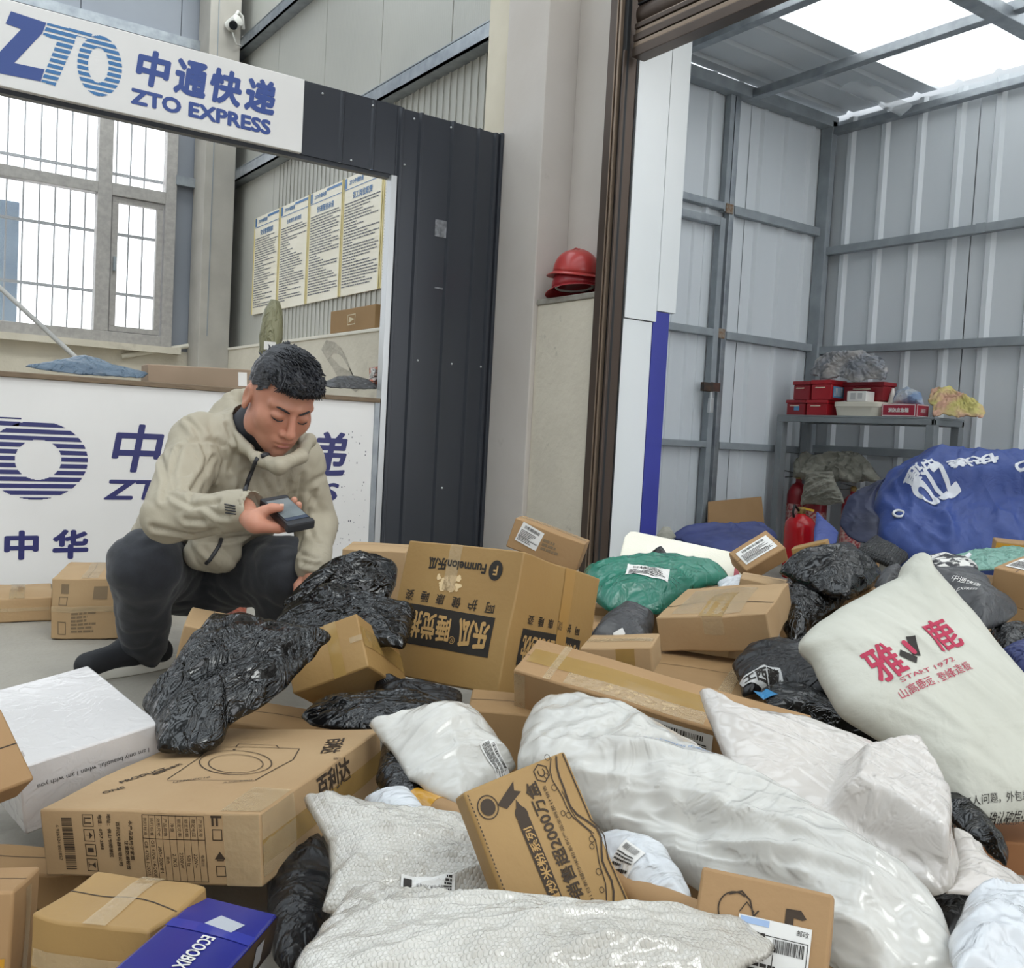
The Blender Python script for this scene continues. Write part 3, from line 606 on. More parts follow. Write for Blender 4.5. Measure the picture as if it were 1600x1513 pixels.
def resample(P, n):
    P = [Vector(p) for p in P]; Q = P+[P[0]]; L = [0]
    for a, b in zip(Q, Q[1:]): L.append(L[-1]+(b-a).length)
    out = []; k = 0
    for i in range(n):
        t = L[-1]*i/n
        while L[k+1] < t: k += 1
        out.append(Q[k].lerp(Q[k+1], (t-L[k])/max(1e-9, L[k+1]-L[k])))
    return out
def smooth2(P, w, it):
    for _ in range(it): P = [P[i]*(1-w)+(P[i-1]+P[(i+1) % len(P)])*(w/2) for i in range(len(P))]
    return P
class Bag:
    """pillow of film: outline seen along sight lines laid on a plane through three surveyed points, then filled out with thickness and folds"""
    def __init__(s, name, label, px, pl, m, thick=.05, under=None, p=2.2, q=.6, wr=.006, ws=14., seed=0, ang=0., aniso=2.5, n=120, rings=26, group=None, cat='parcel bag', lumps=(), fine=.35, edge=.25, cen=None, crisp=2, boxes=()):
        A, B, C = (at(*t) for t in pl); nrm = (B-A).cross(C-A).normalized()
        if nrm.dot(CAM-A) < 0: nrm = -nrm
        def hit(x, y): d = ray(x, y); return CAM+d*((A-CAM).dot(nrm)/d.dot(nrm))
        P3 = [hit(*t) for t in px]; o = sum(P3, Vector())/len(P3); u = (RGT-nrm*RGT.dot(nrm)).normalized(); v = nrm.cross(u)
        s.mw = Matrix(((u.x, v.x, nrm.x, o.x), (u.y, v.y, nrm.y, o.y), (u.z, v.z, nrm.z, o.z), (0, 0, 0, 1)))
        s.loc = lambda x, y: (lambda w: Vector((w.dot(u), w.dot(v))))(hit(x, y)-o)
        out = resample([Vector(((p3-o).dot(u), (p3-o).dot(v))) for p3 in P3], n); out = smooth2(out, .5, crisp)
        ina = smooth2(out, .5, 60); c = s.loc(*cen) if cen else sum(out, Vector((0, 0)))/n
        under = thick*.25 if under is None else under
        lum = [(s.loc(a, b), r, h) for a, b, r, h in lumps]
        bxs = [([s.loc(*t) for t in q], hh, sf) for q, hh, sf in boxes]
        ca, sa = math.cos(ang), math.sin(ang); size = max((q_-c).length for q_ in out)
        def fold(x, y, sd):
            a = (ca*x+sa*y)*ws/aniso; b = (-sa*x+ca*y)*ws
            wv_ = nv((a*.6, b*.6, sd), 1.0); a += wv_.x*.9; b += wv_.y*.9
            r = 0; k = 1.; sc = 1.
            for _ in range(4): r += k*max(0., 1-3.2*abs(noise.noise((a*sc, b*sc, sd*3.1+sc))))**1.6; k *= .62; sc *= 1.9
            return r*.75-.5
        vs = []; fs = []; rows = []
        T_ = [((i/rings)**.8) for i in range(rings+1)]
        for side in (1, -1):
            rr = []
            for i, t in enumerate(T_):
                if side == -1 and i == rings: rr.append(rows[0][-1]); continue
                if i == 0: vs.append(None); rr.append([len(vs)-1]*n); continue
                row = []
                for k in range(n): vs.append((side, t, k)); row.append(len(vs)-1)
                rr.append(row)
            rows.append(rr)
        co = []
        for e in vs:
            if e is None: side = 1 if not co else -1; t = 0; pt = c.copy()
            else:
                side, t, k = e; o2 = out[k].lerp(ina[k], (1-t)**1.2*.9); pt = c+(o2-c)*t
            h = (1-t**p)**q if t < 1 else 0
            z = thick*h if side > 0 else -under*h
            f = fold(pt.x, pt.y, seed+(0 if side > 0 else 50))
            z += wr*f*(edge+(1-edge)*min(1, h*1.4))
            if fine: z += wr*fine*(noise.noise((pt.x*ws*4, pt.y*ws*4, seed))) 
            if side > 0:
                for lp, r, hh in lum:
                    d2 = (pt-lp).length/r
                    if d2 < 1: z += hh*(1-d2*d2)**2
                for Q, hh, sf in bxs:      # film pulled over a box inside
                    dm = 9.; ins = False; j = len(Q)-1
                    for i_ in range(len(Q)):
                        a_, b_2 = Q[j], Q[i_]; e_ = b_2-a_; tt = max(0, min(1, (pt-a_).dot(e_)/e_.dot(e_))); dm = min(dm, (pt-a_-e_*tt).length)
                        if (b_2.y > pt.y) != (a_.y > pt.y) and pt.x < (a_.x-b_2.x)*(pt.y-b_2.y)/(a_.y-b_2.y)+b_2.x: ins = not ins
                        j = i_
                    tt = max(0, min(1, .5+(dm if ins else -dm)/sf)); z += hh*tt*tt*(3-2*tt)*min(1, (1-t)*8)
            jit = nv((pt.x*ws*.7, pt.y*ws*.7, seed+7), 1)*wr*.8*t
            co.append((pt.x+jit.x, pt.y+jit.y, z))
        for si, rr in enumerate(rows):
            for i in range(rings):
                for k in range(n):
                    k2 = (k+1) % n
                    q4 = (rr[i][k], rr[i+1][k], rr[i+1][k2], rr[i][k2]) if i else (rr[0][0], rr[1][k], rr[1][k2])
                    fs.append(q4 if si == 0 else q4[::-1])
        me = bpy.data.meshes.new(name); me.from_pydata(co, [], fs); me.validate()
        for pg in me.polygons: pg.use_smooth = True
        me.update(); s.co = co; s.fs = fs
        s.o = thing(name, label, cat, mw=s.mw, group=group)
        s.skin = mesh_obj('bag_skin', me, m, s.o); s._t = None
    def map(s, cx, cy, rot=0, off=.0015, sc=1.0):
        if s._t is None: s._t = BVHTree.FromPolygons(s.co, s.fs)
        iv = s.mw.inverted(); o_ = iv @ CAM; h_ = s._t.ray_cast(o_, (iv.to_3x3() @ ray(cx, cy)).normalized())
        c0 = h_[0].xy if h_[0] is not None else s.loc(cx, cy); c, sn = math.cos(math.radians(rot)), math.sin(math.radians(rot))
        def f(x, y, l=0):
            p = Vector((c0.x+(c*x-sn*y)*sc, c0.y+(sn*x+c*y)*sc, 1)); h = s._t.ray_cast(p, Vector((0, 0, -1)))
            z = h[0].z if h[0] is not None else 0
            return Vector((p.x, p.y, z+off+l))
        return f
    def print(s, name, geo, cx, cy, m, rot=0, off=.0016, sub=.008, label=None): return printed(name, geo, s.map(cx, cy, rot, off), m, s.o, sub, label)
    def label(s, cx, cy, w, h, rot=0, seed=1, name='shipping_label', col=None):
        L = s.print(name, Rc(-w/2, -h/2, w/2, h/2), cx, cy, col or paper, rot, .002, .012)
        p = s.print('label_print', J(barcode(0, h*.3, w*.7, h*.2, seed), lines_block(-w*.44, -h*.42, w*.44, h*.12, 7, seed, dash=w*.05, fill=.5)), cx, cy, ink, rot, .0032, .015); p.parent = L; return L


blk = mat('black_poly_film', '0b0b0c', .17, spec=.6, crease=.32, cscale=9, cwarp=2.0, bump=.15, bscale=30)
blk2 = mat('black_crinkled_film', '0b0b0b', .15, spec=.7, crease=.42, cscale=13, cwarp=2.2, stretch=(1, .6, 1), bump=.2, bscale=45)
blk_m = mat('dull_black_film', '19191b', .36, spec=.5, crease=.3, cscale=9, cwarp=2, bump=.15, bscale=40)
wht = mat('white_poly_film', 'd1cec7', .25, coat=.35, spec=.6, col2='c7c5bf', vscale=3, crease=.2, cscale=6, cwarp=2.4, bump=.08, bscale=30)
wht_w = mat('pearl_white_film', 'd0c9c2', .2, coat=.35, spec=.7, col2='c5bfb9', vscale=3, crease=.2, cscale=7, cwarp=2.2, bump=.06, bscale=50)
wht_c = mat('cool_white_film', 'd0d3d7', .24, coat=.35, spec=.6, crease=.3, cscale=7, cwarp=2.2, bump=.1, bscale=40)
woven = mat('soiled_white_film', 'cbcabf', .48, col2='bcbbae', vscale=4, vdet=6, vsharp=.2, crease=.10, cscale=5, cwarp=2.4, bump=.1, bscale=60, stain=('aeada0', 3.5, .64))
bub = mat('bubble_wrap', 'd9d5cc', .16, spec=.8, col2='c4bfb5', vscale=7, voro=(190, .07), crease=.06, cscale=7, cwarp=2.4, transl=.1, coat=.6)
grn = mat('green_poly_film', '2f7a66', .24, spec=.6, col2='276b59', vscale=4, crease=.2, cscale=7, cwarp=2.2, bump=.08, bscale=40)
gry = mat('charcoal_grey_film', '424244', .34, crease=.2, cscale=8, cwarp=2, bump=.15, bscale=60)

# ================================================================ cartons
V = -YAW    # yaw of something squared up to the viewer
# --- induction-cooker carton, lower left
k = Carton('cooker_carton', 'large flat cardboard carton with line drawing of a cooker on top, front left', (.488, 1.406, .131), (-.028, -.119, -.834), (.326, .416, .094), card_p, .003, 3, n=9, flap=False)
Q = lambda x, y: k.uv('+z', x, y)
def Qe(cx, cy, a, b, n=40): return [Q(cx+a*math.cos(2*math.pi*i/n), cy+b*math.sin(2*math.pi*i/n)) for i in range(n+1)]
k.print('cooker_drawing', '+z', J(Pl([Q(262, 1222), Q(312, 1192), Q(330, 1175), Q(469, 1173), Q(459, 1191), Q(430, 1207), Q(398, 1225)], .0018), Pl(Qe(368, 1199, 56, 18), .0018), Pl(Qe(368, 1201, 42, 13.5), .0015), Pl([Q(372, 1174), Q(376, 1169), Q(434, 1169), Q(437, 1173)], .0016), El(*Q(369, 1179), .003, .003, n=8), Pl([Q(262, 1224), Q(396, 1226)], .001)), ink_b, sub=.02)
u_, v_ = Q(520, 1166); k.print('carton_lettering', '+z', T('百利达', u_, v_, 1, rot=-72, bold=.02, w=.09, h=.03), ink_b); u_, v_ = Q(512, 1176); k.print('carton_lettering', '+z', T('®', u_+.03, v_-.03, .014), ink_b)
[k.print('carton_lettering', '+z', g9, ink_b) for g9 in (T('LJ38MZC10', *Q(300, 1224), 1, rot=24, w=.05), T('多功能电磁灶', *Q(372, 1227), 1, rot=20, w=.04), T('电磁灶系列', *Q(262, 1208), 1, rot=72, w=.05, bold=.03), T('PRODUCT', *Q(225, 1216), 1, rot=60, w=.07, bold=.02), T('ONE', *Q(178, 1236), 1, rot=50, w=.03, bold=.02))]
u_, v_ = k.uv('+x', 520, 1215); k.print('carton_lettering', '+x', T('百利达', u_, v_, 1, bold=.03, w=.12, h=.036), ink_b)
k.tape('+x', -.206, -.02, .206, .012); k.tape('+x', -.206, -.035, -.12, .045, tape_c); k.tape('+z', .105, -.205, .162, -.12, tape_c); k.tape('-y', .11, -.046, .162, .046, tape_c)
k.print('barcode', '-y', barcode(-.122, -.002, .07, .016, 5, True), ink_b)
k.print('carton_lettering', '-y', T('6 936524 801857', -.137, 0, 1, rot=-90, w=.05), ink_b)
def icon(u, v, s, q):
    g = [Fr(u-s, v-s, u+s, v+s, s*.12)]
    g.append({'up': J(Rc(u-s*.5, v-s*.5, u-s*.3, v+s*.6), Rc(u+s*.3, v-s*.5, u+s*.5, v+s*.6), Rc(u-s*.6, v-s*.7, u+s*.6, v-s*.55)), 'wet': J(Pg([(u-s*.6, v), (u+s*.6, v), (u, v+s*.6)]), Rc(u-s*.06, v-s*.6, u+s*.06, v)), 'stk': Rc(u-s*.35, v-s*.6, u+s*.35, v+s*.5), 'gls': J(Pg([(u-s*.5, v+s*.6), (u+s*.5, v+s*.6), (u, v-s*.1)]), Rc(u-s*.06, v-s*.6, u+s*.06, v), Rc(u-s*.4, v-s*.7, u+s*.4, v-s*.55))}[q]); return J(*g)
for i, q in enumerate(('gls', 'stk', 'wet', 'up')): k.print('handling_mark', '-y', Xf(icon(0, 0, .0085, q), -.089, -.030+i*.0205, -90), ink_b)
k.print('carton_lettering', '-y', J(*[T(s_, u, v, 1, rot=-90, h=.0062, bold=.01) for s_, u, v in (('百利达电器有限公司', -.042, .002), ('地址：佛山市顺德区', -.056, .012), ('电话：0757-2888', -.070, .016), ('本产品适用于家庭', -.022, .008), ('注意防潮轻放', -.030, -.012))]), ink_b)
tb = [('执行标准', 'GB 4706.1-2005'), ('执行标准', 'GB 4706.14-2008'), ('外形尺寸', '380×300MM'), ('产品颜色', '黑色'), ('净重', '2.7KG'), ('额定功率', '2200W'), ('额定频率', '50Hz'), ('额定电压', '220V~'), ('产品名称', '电磁灶')]
gs = [Fr(-.004, -.042, .084, .042, .0009), Rc(-.004, .012, .084, .0128, 4)]
for i, (a, b) in enumerate(tb):
    u = .0008+i*.0097; gs += [T(a, u, .027, 1, rot=-90, h=.0052), T(b, u, -.014, 1, rot=-90, h=.0048)]
    if i: gs.append(Rc(u-.005, -.042, u-.0044, .042, 1, 3))
k.print('specification_table', '-y', J(*gs), ink_b)
k.print('handling_mark', '-y', J(Fr(.094, .012, .108, .026, .0011), Rc(.094, .030, .097, .042), Rc(.1, .030, .103, .042), Rc(.093, .04, .108, .043), Fr(.096, -.034, .110, -.02, .0011), Pg([(.095, -.012), (.103, -.002), (.111, -.012)]), Fr(.098, -.014, .108, -.008, .0011)), ink_b)
# --- white film-wrapped box
k = Carton('white_gift_box', 'glossy white film-wrapped box lettered on its side, at left edge', (.298, 1.70, .152), (.108, -.146, .168), (.215, .298, .110), mat('shrink_wrapped_white', 'd0ccca', .16, col2='c8c4c2', vscale=3, crease=.05, cscale=14, bump=.05, bscale=50, spec=.7), .0012, 5, flap=False)
k.print('box_lettering', '-y', T('I am only beautiful, when I am with you', .0, .018, 1, rot=180, w=.17), ink)
k.print('box_notch', '-y', J(*[Rc(-.06+i*.028, -.054, -.052+i*.028, -.046) for i in range(4)]), ink)
# --- others on the left
k = Carton('edge_carton', 'brown carton tilted against the white film-wrapped box, cut by left edge', (.093, 1.376, .227), (.878, -.105, .401), (.20, .107, .06), card, .0015, 6); k.tape('+x', -.02, -.03, -.012, .03, tape_c)
k = Carton('floor_carton', 'weathered carton with printed marks standing on the floor before the counter', (.663, 3.292, .098), (.0, 0, -.327), (.192, .347, .189), card_p, .004, 7, crush=.5)
k.tape('-y', -.096, -.012, .096, .006, tape_c); [k.print('carton_mark', '-y', g9, mat('faded_print', '7d6950', .8)) for g9 in (Rc(.02, .028, .06, .07), Rc(-.07, .05, -.05, .08), lines_block(-.035, -.075, .035, -.0, 7, 3, dash=.01), Fr(-.075, -.08, -.05, -.04, .003), Fr(-.075, .01, -.05, .04, .003))]; k.tape('+z', -.02, -.17, .03, .17, tape_c)
k = Carton('low_carton', 'low taped carton lying on the floor at the far left', (.482, 3.60, .042), (0, 0, -.15), (.213, .28, .078), card_p, .003, 8); k.tape('-y', -.1, -.004, .1, .008, tape_c); k.tape('+z', -.02, -.14, .025, .14)
Carton('small_carton', 'crumpled carton leaning behind the printed floor carton', (.94, 3.52, .11), (.1, .1, -.5), (.12, .2, .20), card_p, .005, 9, crush=.6)
k = Carton('crushed_carton', 'crumpled golden carton under the cooker carton, beside the blue box', (.262, 1.075, .088), (.06, -.02, -.905), (.15, .10, .165), card_y, .006, 10, crush=1.0, n=12); k.tape('+z', -.01, -.05, .02, .05, tape_c); k.tape('-y', -.07, .03, .07, .05, tape_c)
k = Carton('corner_box', 'brown carton with amber tape in the bottom left corner', (.086, 1.235, .087), (-.15, -.015, -.413), (.2, .101, .135), card, .0025, 11); k.tape('-y', -.02, -.055, .095, -.005, tape_y); k.print('tape_lettering', '-y', T('易碎', .05, -.03, 1, w=.06, bold=.03), paper, off=.002); k.tape('+x', -.01, -.06, .01, .06, tape_c)
k = Carton('blue_box', 'glossy royal blue product box with white sticker, bottom left', (.303, .95, .147), (-.128, .14, -.708), (.094, .202, .043), mat('royal_blue_card', '2b2f86', .22, col2='25297a', vscale=3), .0008, 12, flap=False)
k.print('black_side', '+x', Rc(-.1005, -.021, .1005, .021, 8, 2), mat('black_card', '15151c', .3)); k.print('side_sticker', '+x', Rc(.03, -.012, .055, .012), mat('grey_sticker', '8d9096', .5), off=.0014)
k.print('box_lettering', '+z', T('ECOOBIX', .005, -.035, 1, rot=-90, w=.075, h=.014, bold=.02), paper); k.print('white_sticker', '+z', Pg([(-.012, .03), (.02, .024), (.026, .05), (-.004, .058)]), mat('silver_sticker', 'b8bcc4', .3)); k.print('clear_tape', '+z', Rc(-.046, .008, .046, .03, 6, 2), mat('glossy_tape_on_blue', '3a3f98', .08), off=.0007); k.print('side_lettering', '+x', T('ECOOBIX', -.03, 0, 1, w=.04), mat('dim_print', '55585f', .5), off=.0014)
# --- carton standing on its edge
k = Carton('tipped_carton', 'golden-brown carton tipped on its corner beside the black bag', (.857, 1.788, .201), (-.514, -.418, -.677), (.16, .238, .115), card_y, .002, 13)
k.tape('-y', .01, -.057, .035, .057, tape); k.tape('+x', -.119, -.012, .119, .03, tape); k.tape('-y', .055, .0, .08, .012, tape_c)
# --- pillow carton, the largest upright
k = Carton('pillow_carton', 'big upright carton printed upside-down with black band lettering', (1.239, 1.825, .260), (-.257, -.028, -1.241), (.329, .328, .302), card_y, .003, 14, n=9)
blkb = mat('black_band', '241f1a', .7); cardp = mat('reversed_lettering', 'b8935c', .75)
k.print('brand_mark', '-y', J(El(-.100, -.105, .018, .021)), blkb, rot=180); k.print('brand_mark', '-y', T('F', -.100, -.105, .028, bold=.02), cardp, rot=180, off=.0014)
k.print('brand_lettering', '-y', T('Funmelon乐瓜', .008, -.105, 1, bold=.035, w=.165), blkb, rot=180)
for i, ch in enumerate('呵护健康睡姿'): k.print('slogan_character', '-y', T(ch, -.105+i*.046, -.028, 1, w=.024, bold=.01), blkb, rot=180)
k.print('black_band', '-y', Rc(-.125, -.009, .160, .078, 10, 3), blkb, rot=180)
k.print('band_lettering', '-y', T('乐瓜', -.075, .034, 1, w=.085, h=.062, bold=.04), cardp, rot=180, off=.0014); k.print('band_lettering', '-y', T('®', -.02, .055, .022), cardp, rot=180, off=.0014); k.print('band_lettering', '-y', T('睡觉抱枕', .072, .034, 1, w=.165, h=.06, bold=.025), cardp, rot=180, off=.0014)
for i, ch in enumerate('呵护健康睡姿'): k.print('slogan_character', '+x', T(ch, -.09+i*.038, -.02, 1, w=.020, bold=.01), blkb, rot=180)
k.print('black_band', '+x', Rc(-.11, .0, .12, .08, 8, 3), blkb, rot=180); k.print('band_lettering', '+x', T('乐瓜', -.07, .04, 1, w=.06, h=.055, bold=.04), cardp, rot=180, off=.0014); k.print('band_lettering', '+x', T('睡觉抱枕', .05, .04, 1, w=.125, h=.055, bold=.025), cardp, rot=180, off=.0014)
k.tape('+x', .005, -.15, .045, .15, mat('worn_tape', 'a8824a', .3)); rnd = random.Random(3)
k.print('torn_patch', '-y', J(*[El(-.02+rnd.uniform(-.035, .035), .066+rnd.uniform(-.014, .014), rnd.uniform(.003, .009), rnd.uniform(.003, .008), n=7) for _ in range(26)]), gash); k.tape('-y', -.035, .05, -.0, .15, tape_c)
# --- behind it
k = Carton('labelled_carton', 'small tilted carton with white shipping label against the plaster wall', (1.852, 2.442, .359), (-.024, .286, -.782), (.233, .151, .094), card, .002, 15); k.label('-y', -.055, .008, .075, .062, -8, 5); k.tape('+z', -.11, -.02, .11, .02, tape_c); k.print('faded_lettering', '-y', lines_block(-.01, -.02, .06, .02, 3, 2, dash=.01), mat('faded_print', '7d6950', .8))
k = Carton('hidden_carton', 'plain carton showing behind the black bag under the hand', (1.42, 2.78, .16), (0, 0, -.6), (.2, .2, .31), card_p, .002, 16)
k = Carton('supporting_carton', 'dull brown carton beneath the big pillow carton', (1.055, 1.475, .095), (.05, .03, -.62), (.17, .13, .19), card_d, .002, 17)
# --- long carton
k = Carton('long_carton', 'long taped carton lying aslant in the middle of the heap', (1.205, 1.243, .215), (.391, .117, -1.046), (.52, .108, .092), card, .002, 18, n=9)
k.tape('+z', -.25, -.02, .25, .022, tape, off=.001); k.tape('+z', -.16, -.05, .1, -.02, tape_c); k.tape('-y', -.258, -.04, -.235, .04, tape_c); k.tape('+z', -.2, -.053, -.185, .053, tape_c)
rnd = random.Random(8); k.print('torn_patch', '+z', J(*[El(rnd.uniform(-.09, .05), rnd.uniform(-.045, -.02), rnd.uniform(.001, .006), rnd.uniform(.001, .003), n=6) for _ in range(46)]), gash); k.label('-y', .06, -.0, .12, .07, 0, 8)
k = Carton('nook_carton', 'small taped carton wedged behind the long carton', (1.32, 1.47, .262), (.1, -.12, -.95), (.15, .10, .055), card_p, .003, 19); k.tape('-y', .0, -.025, .04, .025, tape); k.tape('+z', -.07, -.012, .07, .012, tape_c)
k = Carton('sagging_carton', 'worn carton with a sunken taped lid in the middle of the heap', (1.810, 1.636, .276), (.125, -.174, -1.058), (.269, .295, .086), card_p, .004, 20, crush=.4, n=10, flap=False)
k.print('flap_seam', '+z', Rc(-.133, -.05, .133, -.046, 12), ink_b); k.tape('+z', -.10, -.13, .07, .10, tape_c); k.tape('+z', -.03, -.147, .03, .04, tape); k.tape('-y', -.02, .0, .03, .043, tape_c)
k = Carton('broad_carton', 'broad dull carton lying under the worn sunken-lid carton', (1.66, 1.43, .093), (0, .01, -1.0), (.52, .36, .185), card_d, .003, 21); k.tape('+z', -.04, -.17, -.01, .17, tape_c)
k = Carton('address_carton', 'tilted carton with a large white address label beside the foam lid', (2.360, 2.020, .360), (.640, .453, -1.699), (.101, .144, .057), card, .0015, 22); k.label('+z', .0, .0, .115, .062, 90, 9)
k = Carton('little_carton', 'little carton beside the red extinguisher, left of two', (2.746, 2.117, .356), (.052, -.338, -1.04), (.117, .08, .049), card_y, .001, 23); k.tape('-y', -.05, -.01, .05, .012, tape)
k = Carton('little_carton', 'little carton beside the red extinguisher, right of two', (2.96, 2.06, .33), (.1, -.2, -1.0), (.10, .09, .055), card, .001, 24); k.tape('-y', -.05, -.01, .05, .012, tape)
k = Carton('peeping_carton', 'small carton peeping out between black bags above the white sack', tuple(at(1348, 934, 2.6)), (0, -.1, -1.0), (.1, .09, .06), card, .001, 25)
k = Carton('edge_parcel', 'carton with a white label on top at the right edge of the photo', (2.366, 1.18, .410), (.129, .105, -1.474), (.10, .191, .086), card, .0015, 26); k.label('+z', .0, -.02, .07, .1, 0, 12)
k = Carton('amber_taped_carton', 'carton sealed with amber tape before the blue tarpaulin, right edge', tuple(at(1595, 862, 3.1)), (0, .05, -1.0), (.16, .15, .06), card, .0015, 27); k.tape('-y', -.08, -.015, .08, .025, tape_y)
k = Carton('russet_carton', 'reddish-brown carton under the white sack at the right edge', tuple(at(1606, 1340, 1.72)), (0, -.05, -.9), (.22, .2, .12), mat('russet_cardboard', '96653d', .7, col2='8a5c36', vscale=5), .002, 28)
k = Carton('tilted_edge_carton', 'carton standing behind the crinkled black bag near the shoe', tuple(at(318, 1022, 2.12)), (.1, .2, -.4), (.1, .14, .16), card_p, .002, 29)
# --- snack box leaning in the foreground
k = Carton('snack_box', 'leaning brown snack box with bold sales lettering and vine ornament', (.667, .842, .203), (.449, .955, -1.315), (.235, .137, .04), card_y, .0008, 30, flap=False); k.ps = (1, .92)
k.print('badge', '+z', J(El(.092, .052, .013, .013, .0014), El(.092, .052, .0095, .0095), Pg([(.090, .04), (.108, .008), (.098, .012), (.094, .004), (.082, .03)])), ink_b, rot=180)
k.print('band', '+z', Rc(-.098, .007, .065, .0235, 12), ink_b, rot=180); k.print('band', '+z', J(El(.07, .015, .01, .0085), Pg([(.076, .01), (.088, .0145), (.076, .02)])), ink_b, rot=180)
k.print('band_lettering', '+z', T('流淌灰新疆炒米粉系列', -.02, .015, 1, w=.15, h=.0125, bold=.02), cardp, rot=180, off=.0014)
k.print('sales_lettering', '+z', T('全网累计销售超2000万盒', -.008, -.011, 1, w=.215, h=.019, bold=.02), ink_b, rot=180)
k.print('fine_lettering', '+z', T('截止2021年12月31日新疆炒米粉系列产品全网累计销售', -.005, -.0275, 1, w=.19, h=.0052), ink_b, rot=180)
wv = [(.115-i*.0115, -.052+.010*math.sin(i*.5)+.003*math.sin(i*1.3)) for i in range(21)]
k.print('vine_ornament', '+z', J(Pl(wv, .0014), Pl([(a, b-.008-.003*math.sin(i)) for i, (a, b) in enumerate(wv)], .0026), Pl([(a, min(-.070, b-.014)) for a, b in wv], .0018), Pl([(a-.004, b-.004) for a, b in wv[3:9]], .001), *[El(a+.003, b+.004, .0035, .0035, .0008, n=10) for a, b in wv[::3]], *[El(a-.004, b+.008, .003, .003, .0008, n=10) for a, b in wv[1::4]]), ink_b, rot=180)
k.print('brand_hexagon', '+z', J(El(.104, -.032, .0105, .0105, .0014, n=6), T('C', .104, -.032, .014)), ink_b, rot=180); k.print('edge_perforation', '+z', J(*[Rc(-.115+i*.0046, .0695, -.1125+i*.0046, .071) for i in range(50)]), ink_b, rot=180)
# --- carton with label, bottom right
k = Carton('doodle_carton', 'upright carton with a line doodle and large label, bottom right foreground', (.779, .627, .208), (1.115, .007, -.994), (.13, .092, .06), card, .001, 31, flap=False)
k.print('doodle', '+z', J(El(-.027, .012, .016, .017, .0014, a0=60, a1=300), Pl([(-.034, .026), (-.022, .031), (-.013, .024), (-.008, .01), (-.004, .016)], .0016), Pl([(-.022, .012), (-.016, .022), (-.008, .014)], .001)), ink_b); k.print('doodle', '+z', J(Rc(.022, .002, .03, .02), Pg([(.022, .018), (.022, .024), (.036, .025), (.042, .018), (.038, .016)])), ink_b)
L = k.print('shipping_label', '+z', Rc(-.022, -.045, .048, .010, 6, 5), paper, off=.0014); q = k.print('label_print', '+z', J(barcode(.028, -.012, .03, .012, 4), lines_block(-.018, -.04, .018, -.002, 7, 6, dash=.005), Fr(-.02, -.043, .046, -.004, .0007), T('邮政', .04, .004, .006), Rc(.014, -.043, .0147, -.02), barcode(.033, -.034, .018, .008, 9)), ink, off=.002); q.parent = L
q = k.print('label_badge', '+z', Rc(-.02, .003, .008, .009), mat('pale_blue_print', '9db4d6', .5), off=.002); q.parent = L
# --- cardboard tube
t = thing('cardboard_tube', 'long brown cardboard mailing tube with amber-taped end under the snack box', 'mailing tube', at(870, 1335, 1.12))
a, b = at(650, 1253, 1.42), at(1096, 1440, 1.05); d = (b-a).normalized(); L0 = a-at(870, 1335, 1.12); L1 = b-at(870, 1335, 1.12)
MB().tube([L0, L0.lerp(L1, .5), L1], .0195, 24).build('tube_wall', card, t, smooth=.8); MB().tube([L0-d*.001, L0+d*.055], .0202, 24).build('taped_end', tape_y, t, smooth=.8)

# --- parcels glimpsed in the gaps
Carton('shadowed_carton', 'dull carton in the shade between the crinkled black bag and the cooker carton', tuple(at(440, 1128, 1.92)-Vector((0, 0, .05))), (0, 0, -.9), (.18, .14, .12), card_d, .002, 61)
Carton('flattened_carton', 'crumpled flattened carton under the white film-wrapped box at the left edge', tuple(at(28, 1348, 1.36)-Vector((0, 0, .02))), (0, .05, -.5), (.22, .09, .05), card_d, .004, 62, crush=.8)
Carton('wedged_carton', 'small carton wedged between the pillow carton and the charcoal bag', tuple(at(950, 985, 2.62)-Vector((0, 0, .04))), (.1, 0, -.8), (.14, .14, .12), card, .002, 63)
Carton('buried_carton', 'small carton buried behind the sunken-lid carton', tuple(at(1200, 912, 2.72)-Vector((0, 0, .05))), (0, .1, -.9), (.16, .14, .12), card_p, .002, 64)

# --- cartons the heap rests on
def base(label, x, y, dep, d, yaw=-1.0, m=card_d, seed=80):
    p = at(x, y, dep); return Carton('heap_base_carton', label, (p.x, p.y, d[2]/2+.001), (0, 0, yaw), d, m, .002, seed, group='cartons at the bottom of the heap')
base('bottom carton of the heap under the grey lettered mailer', 1500, 960, 2.5, (.36, .32, .27), seed=81)
base('bottom carton of the heap under the green parcel bag', 1050, 930, 2.95, (.42, .34, .20), seed=82)
base('bottom carton of the heap behind the sunken-lid carton', 1335, 905, 3.02, (.40, .30, .25), seed=83)
base('bottom carton of the heap before the tarpaulin bale', 1570, 880, 3.12, (.34, .30, .31), seed=84)
base('bottom carton against the plaster wall under the labelled carton', 850, 870, 3.06, (.22, .24, .25), -.8, seed=85)
base('bottom carton under the long stuffed white bag', 1180, 1340, 1.36, (.36, .26, .09), -.9, seed=86)
base('bottom carton under the bubble-wrapped parcels', 700, 1480, 1.12, (.34, .16, .08), -.65, seed=87)

k = Carton('heap_base_carton', 'carton outside the left edge propping up the tilted brown carton', (-.07, 1.40, .085), (0, 0, .4), (.18, .14, .16), card_d, .002, 88, group='cartons at the bottom of the heap')

